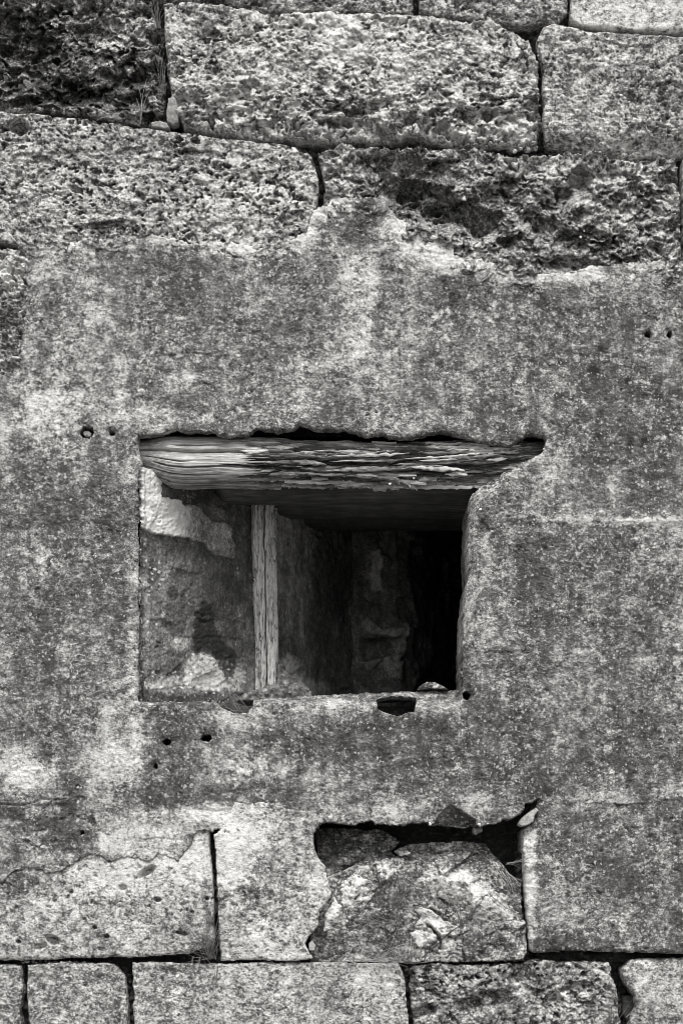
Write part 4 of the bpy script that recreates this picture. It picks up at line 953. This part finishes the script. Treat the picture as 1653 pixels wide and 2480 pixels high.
add_pebs([(r0.uniform(1100, 1250), 350 + r0.uniform(-2, 6), r0.uniform(3, 6), r0.uniform(.02, .06)) for i in range(10)])
add_pebs([(1304 + r0.uniform(-4, 4), v, r0.uniform(3, 5), .01) for v in (126, 135, 256, 300)])
o = link('joint_pebbles', mesh_from('joint_pebbles', np.array(co), np.array(q), np.full(len(co), .02)), M_ASHLAR)
tag(o, 'loose grit and pebbles caught in the open joints', 'pebbles', kind='stuff')

# ------------------------------------------------------------------ snails
def snail_mesh():
    co, q = [], []
    turns, ns, nr = 2.6, 40, 8
    for i in range(ns + 1):
        t = i / ns
        ang = turns * 2 * math.pi * t
        k = math.exp(1.15 * (t - 1) * turns * .62)
        R = .62 * k; rt = .46 * k
        cx, cz, cy = R * math.cos(ang), R * math.sin(ang), -.55 * (1 - k)
        for j in range(nr):
            b = 2 * math.pi * j / nr
            rad = R + rt * math.cos(b)
            co.append((rad * math.cos(ang), cy - rt * math.sin(b), rad * math.sin(ang)))
        if i:
            for j in range(nr):
                q.append(((i - 1) * nr + j, (i - 1) * nr + (j + 1) % nr, i * nr + (j + 1) % nr, i * nr + j))
    co.append((co[-8][0] * .9, -.05, co[-8][2]))
    return mesh_from('snail_shell', np.array(co[:-1]), np.array(q), None)
SM = snail_mesh(); SM.materials.append(M_SHELL)
for i, (u, v, r, Y, lab) in enumerate([
        (943, 1172, 4.2, -.004, 'white snail shell hanging below the lower edge of the lintel log'),
        (1001, 1158, 3.6, .0, 'small snail shell tucked beside the splinter at the lintel edge'),
        (1162, 1234, 4.5, -.012, 'round white snail shell on the chipped right arris of the window'),
        (1315, 1087, 3.2, -.014, 'tiny white snail shell at the right end of the lintel log'),
        (1040, 1996, 4.8, -.012, 'white snail shell on the roof of the recess left of the dark broken facet'),
        (1160, 1997, 4.8, -.012, 'white snail shell on the roof of the recess right of the dark broken facet'),
        (1034, 2228, 5.0, .0, 'pale snail shell in a crack of the rubble filling'),
        (1085, 2299, 5.2, .0, 'oval pale snail shell low down among the stems in the recess'),
        (1104, 144, 4.2, -.02, 'white snail shell in a hollow high on the large pale block'),
        (1405, 575, 4.2, -.0, 'white snail shell on the rough hollowed block above the render'),
        (914, 932, 4.4, -.018, 'white snail shell alone on the render above the lintel'),
        (1302, 597, 3.8, -.0, 'small snail shell near the lower edge of the hollowed block')]):
    o = bpy.data.objects.new('snail_shell', SM); COL.objects.link(o)
    o.location = place(np.array(float(u)), np.array(float(v)), Y, np.array(0.0)).tolist()
    o.scale = (r * S,) * 3
    o.rotation_euler = (random.Random(i).uniform(-.6, .6), random.Random(i + 9).uniform(0, 6), random.Random(i + 5).uniform(-.7, .7))
    tag(o, lab, 'snail', 'snail shells on the wall')

# ------------------------------------------------------------------ dry grass and stems
def stems(name, paths, mat, label, cat, group=None):
    """paths: list of [(u, v, lift), ...], width px"""
    co, q = [], []
    for pts, w in paths:
        P = np.array([place(np.array(float(u)), np.array(float(v)), 0.0, np.array(float(l))) for (u, v, l) in pts])
        n = len(P)
        for i in range(n):
            d = P[min(i + 1, n - 1)] - P[max(i - 1, 0)]; d = d / (np.linalg.norm(d) + 1e-9)
            a = np.cross(d, (0, 1, 0)); a = a / (np.linalg.norm(a) + 1e-9); b = np.cross(d, a)
            r = w * S * .5 * (1 - .75 * i / (n - 1))
            for k in range(4):
                t = math.pi / 2 * k
                co.append(P[i] + r * (math.cos(t) * a + math.sin(t) * b))
        b0 = len(co) - 4 * n
        for i in range(n - 1):
            for k in range(4):
                q.append((b0 + i * 4 + k, b0 + i * 4 + (k + 1) % 4, b0 + i * 4 + 4 + (k + 1) % 4, b0 + i * 4 + 4 + k))
    o = link(name, mesh_from(name, np.array(co), np.array(q), None), mat)
    u, v, l = paths[0][0][0]
    return rooted(o, name, place(np.array(float(u)), np.array(float(v)), 0.0, np.array(0.0)), label, cat, group)
def tuft(u, v, n, length, ang, spread, seed, lift=.02, w=1.6, bu=5, curl=.5):
    r = random.Random(seed); out = []
    for i in range(n):
        a = math.radians(ang + r.uniform(-spread, spread)); L = length * r.uniform(.45, 1.1)
        cu = r.uniform(-curl, curl); x, y = u + r.uniform(-bu, bu), v + r.uniform(-2, 2)
        l0 = r.uniform(.002, .012); pts = []
        for k in range(8):
            t = k / 7
            pts.append((x, y, l0 + lift * math.sin(math.pi * min(t * .8, 1)) * r.uniform(.8, 1.1)))
            x += L / 7 * math.cos(a); y -= L / 7 * math.sin(a); a += cu / 4
        out.append((pts, 1.1 * w * r.uniform(.7, 1.2)))
    return out
GG = 'dry plants rooted in the joints'
stems('grass_tuft', tuft(386, 70, 16, 90, 100, 18, 1, .012, 1.5) + tuft(396, 220, 8, 120, 95, 10, 2, .012, 1.4), M_GRASS, 'dry grass blades hanging in the upright joint at the top left', 'grass', GG)
stems('grass_tuft', tuft(340, 300, 5, 100, 82, 8, 3, .03, 1.6, 3) + tuft(290, 288, 8, 60, 160, 20, 4, .02, 1.4), M_PALEGRASS, 'pale dry stalks leaning across the dark spongy block', 'grass', GG)
stems('grass_tuft', tuft(512, 2322, 26, 120, 95, 28, 5, .03, 1.7, 12) + tuft(505, 2200, 8, 100, 262, 14, 6, .02, 1.4) + tuft(510, 2320, 14, 60, 140, 60, 7, .02, 1.6, 16), M_GRASS, 'tangle of dry grass at the foot of the slit between two blocks', 'grass', GG)
stems('grass_tuft', tuft(520, 2215, 4, 72, 62, 10, 8, .02, 1.5, 2), M_STEM, 'two dark stalks leaning over the slit between two blocks', 'grass', GG)
stems('grass_tuft', tuft(480, 2318, 8, 90, 290, 40, 31, .02, 1.4, 14) + tuft(520, 2340, 5, 170, 268, 6, 32, .012, 1.2, 10), M_GRASS, 'fine roots trailing down over the bottom course block', 'grass', GG)
stems('grass_tuft', tuft(940, 2200, 34, 70, 60, 60, 9, .025, 1.6, 30) + tuft(930, 2230, 30, 60, 200, 60, 10, .025, 1.6, 40) + tuft(965, 2170, 16, 60, 70, 30, 11, .02, 1.5, 14), M_GRASS, 'matted dry weed across the middle of the rubble filling', 'weed', GG)
stems('grass_tuft', tuft(770, 2268, 14, 44, 50, 30, 12, .02, 1.5, 10), M_STEM, 'dark moss like tuft at the lower left corner of the recess', 'grass', GG)
stems('grass_tuft', tuft(990, 2326, 26, 60, 92, 32, 13, .03, 1.7, 34), M_PALEGRASS, 'short upright grass at the bottom centre of the recess', 'grass', GG)
stems('grass_tuft', tuft(880, 2326, 22, 130, 20, 40, 14, .02, 1.5, 60, .8), M_PALEGRASS, 'curled bleached grass along the bottom of the recess', 'grass', GG)
stems('grass_tuft', tuft(1226, 2092, 9, 66, 6, 8, 15, .03, 2.4, 3) , M_GRASS, 'dry brush like wisp poking right over the recess edge', 'grass', GG)
stems('grass_tuft', tuft(1215, 2110, 12, 74, 300, 16, 16, .03, 1.5, 14), M_PALEGRASS, 'fan of dry bristles hanging on the dark shoulder of the filling', 'grass', GG)
stems('grass_tuft', tuft(1475, 2480, 18, 70, 80, 26, 17, .02, 1.6, 14), M_GRASS, 'dull tuft at the bottom edge by the gnawed block', 'grass', GG)
stems('dead_stem', [([(1020, 2320, .03), (1060, 2284, .035), (1090, 2255, .035), (1116, 2240, .04), (1140, 2214, .04), (1160, 2188, .03), (1173, 2168, .02), (1190, 2172, .018), (1222, 2198, .018), (1256, 2214, .01), (1268, 2210, .0)], 3.0),
                    ([(1116, 2240, .04), (1104, 2208, .035), (1086, 2194, .03), (1074, 2198, .025), (1066, 2210, .02)], 2.6),
                    ([(1116, 2246, .03), (1112, 2200, .03), (1090, 2182, .02), (1062, 2174, .01)], 2.2),
                    ([(1030, 2300, .03), (1070, 2270, .03), (1112, 2246, .03)], 2.2)], M_STEM, 'forked dead stem bent across the right of the rubble filling', 'stem', GG)
stems('dead_stem', [([(960, 2120, .03), (972, 2180, .02), (965, 2240, .02), (975, 2300, .02)], 2.0), ([(900, 2280, .02), (950, 2296, .03), (1000, 2310, .03), (1060, 2290, .03)], 2.0)], M_STEM, 'thin dark stem crossing the lower left of the rubble filling', 'stem', GG)
stems('dead_stem', [([(1510, 2462, .05), (1545, 2430, .03), (1580, 2430, .02), (1625, 2446, .015), (1660, 2466, .015)], 2.2)], M_GRASS, 'thin curved stem lying over the bottom right block', 'stem', GG)
# twigs of an old nest in the left socket
r = random.Random(77); nest = []
for i in range(17):
    x, y = r.uniform(512, 606), r.uniform(1690, 1722); a = r.uniform(-.7, .7) + (0 if r.random() < .7 else 1.2); L = r.uniform(30, 70)
    nest.append(([(x - L / 2 * math.cos(a), min(y - L / 2 * math.sin(a), 1730), r.uniform(-.05, .0)), (x, y + r.uniform(-3, 3), r.uniform(-.02, .012)), (x + L / 2 * math.cos(a), min(y + L / 2 * math.sin(a), 1730), r.uniform(-.05, .0))], r.uniform(1.2, 1.9)))
nest += tuft(518, 1700, 6, 110, 232, 16, 40, .006, 1.1, 8, .5) + tuft(545, 1694, 9, 30, 70, 50, 41, .004, 1.2, 16)
stems('twig_nest', nest, M_GRASS, 'remains of a twig nest spilling from the left socket under the window', 'nest')
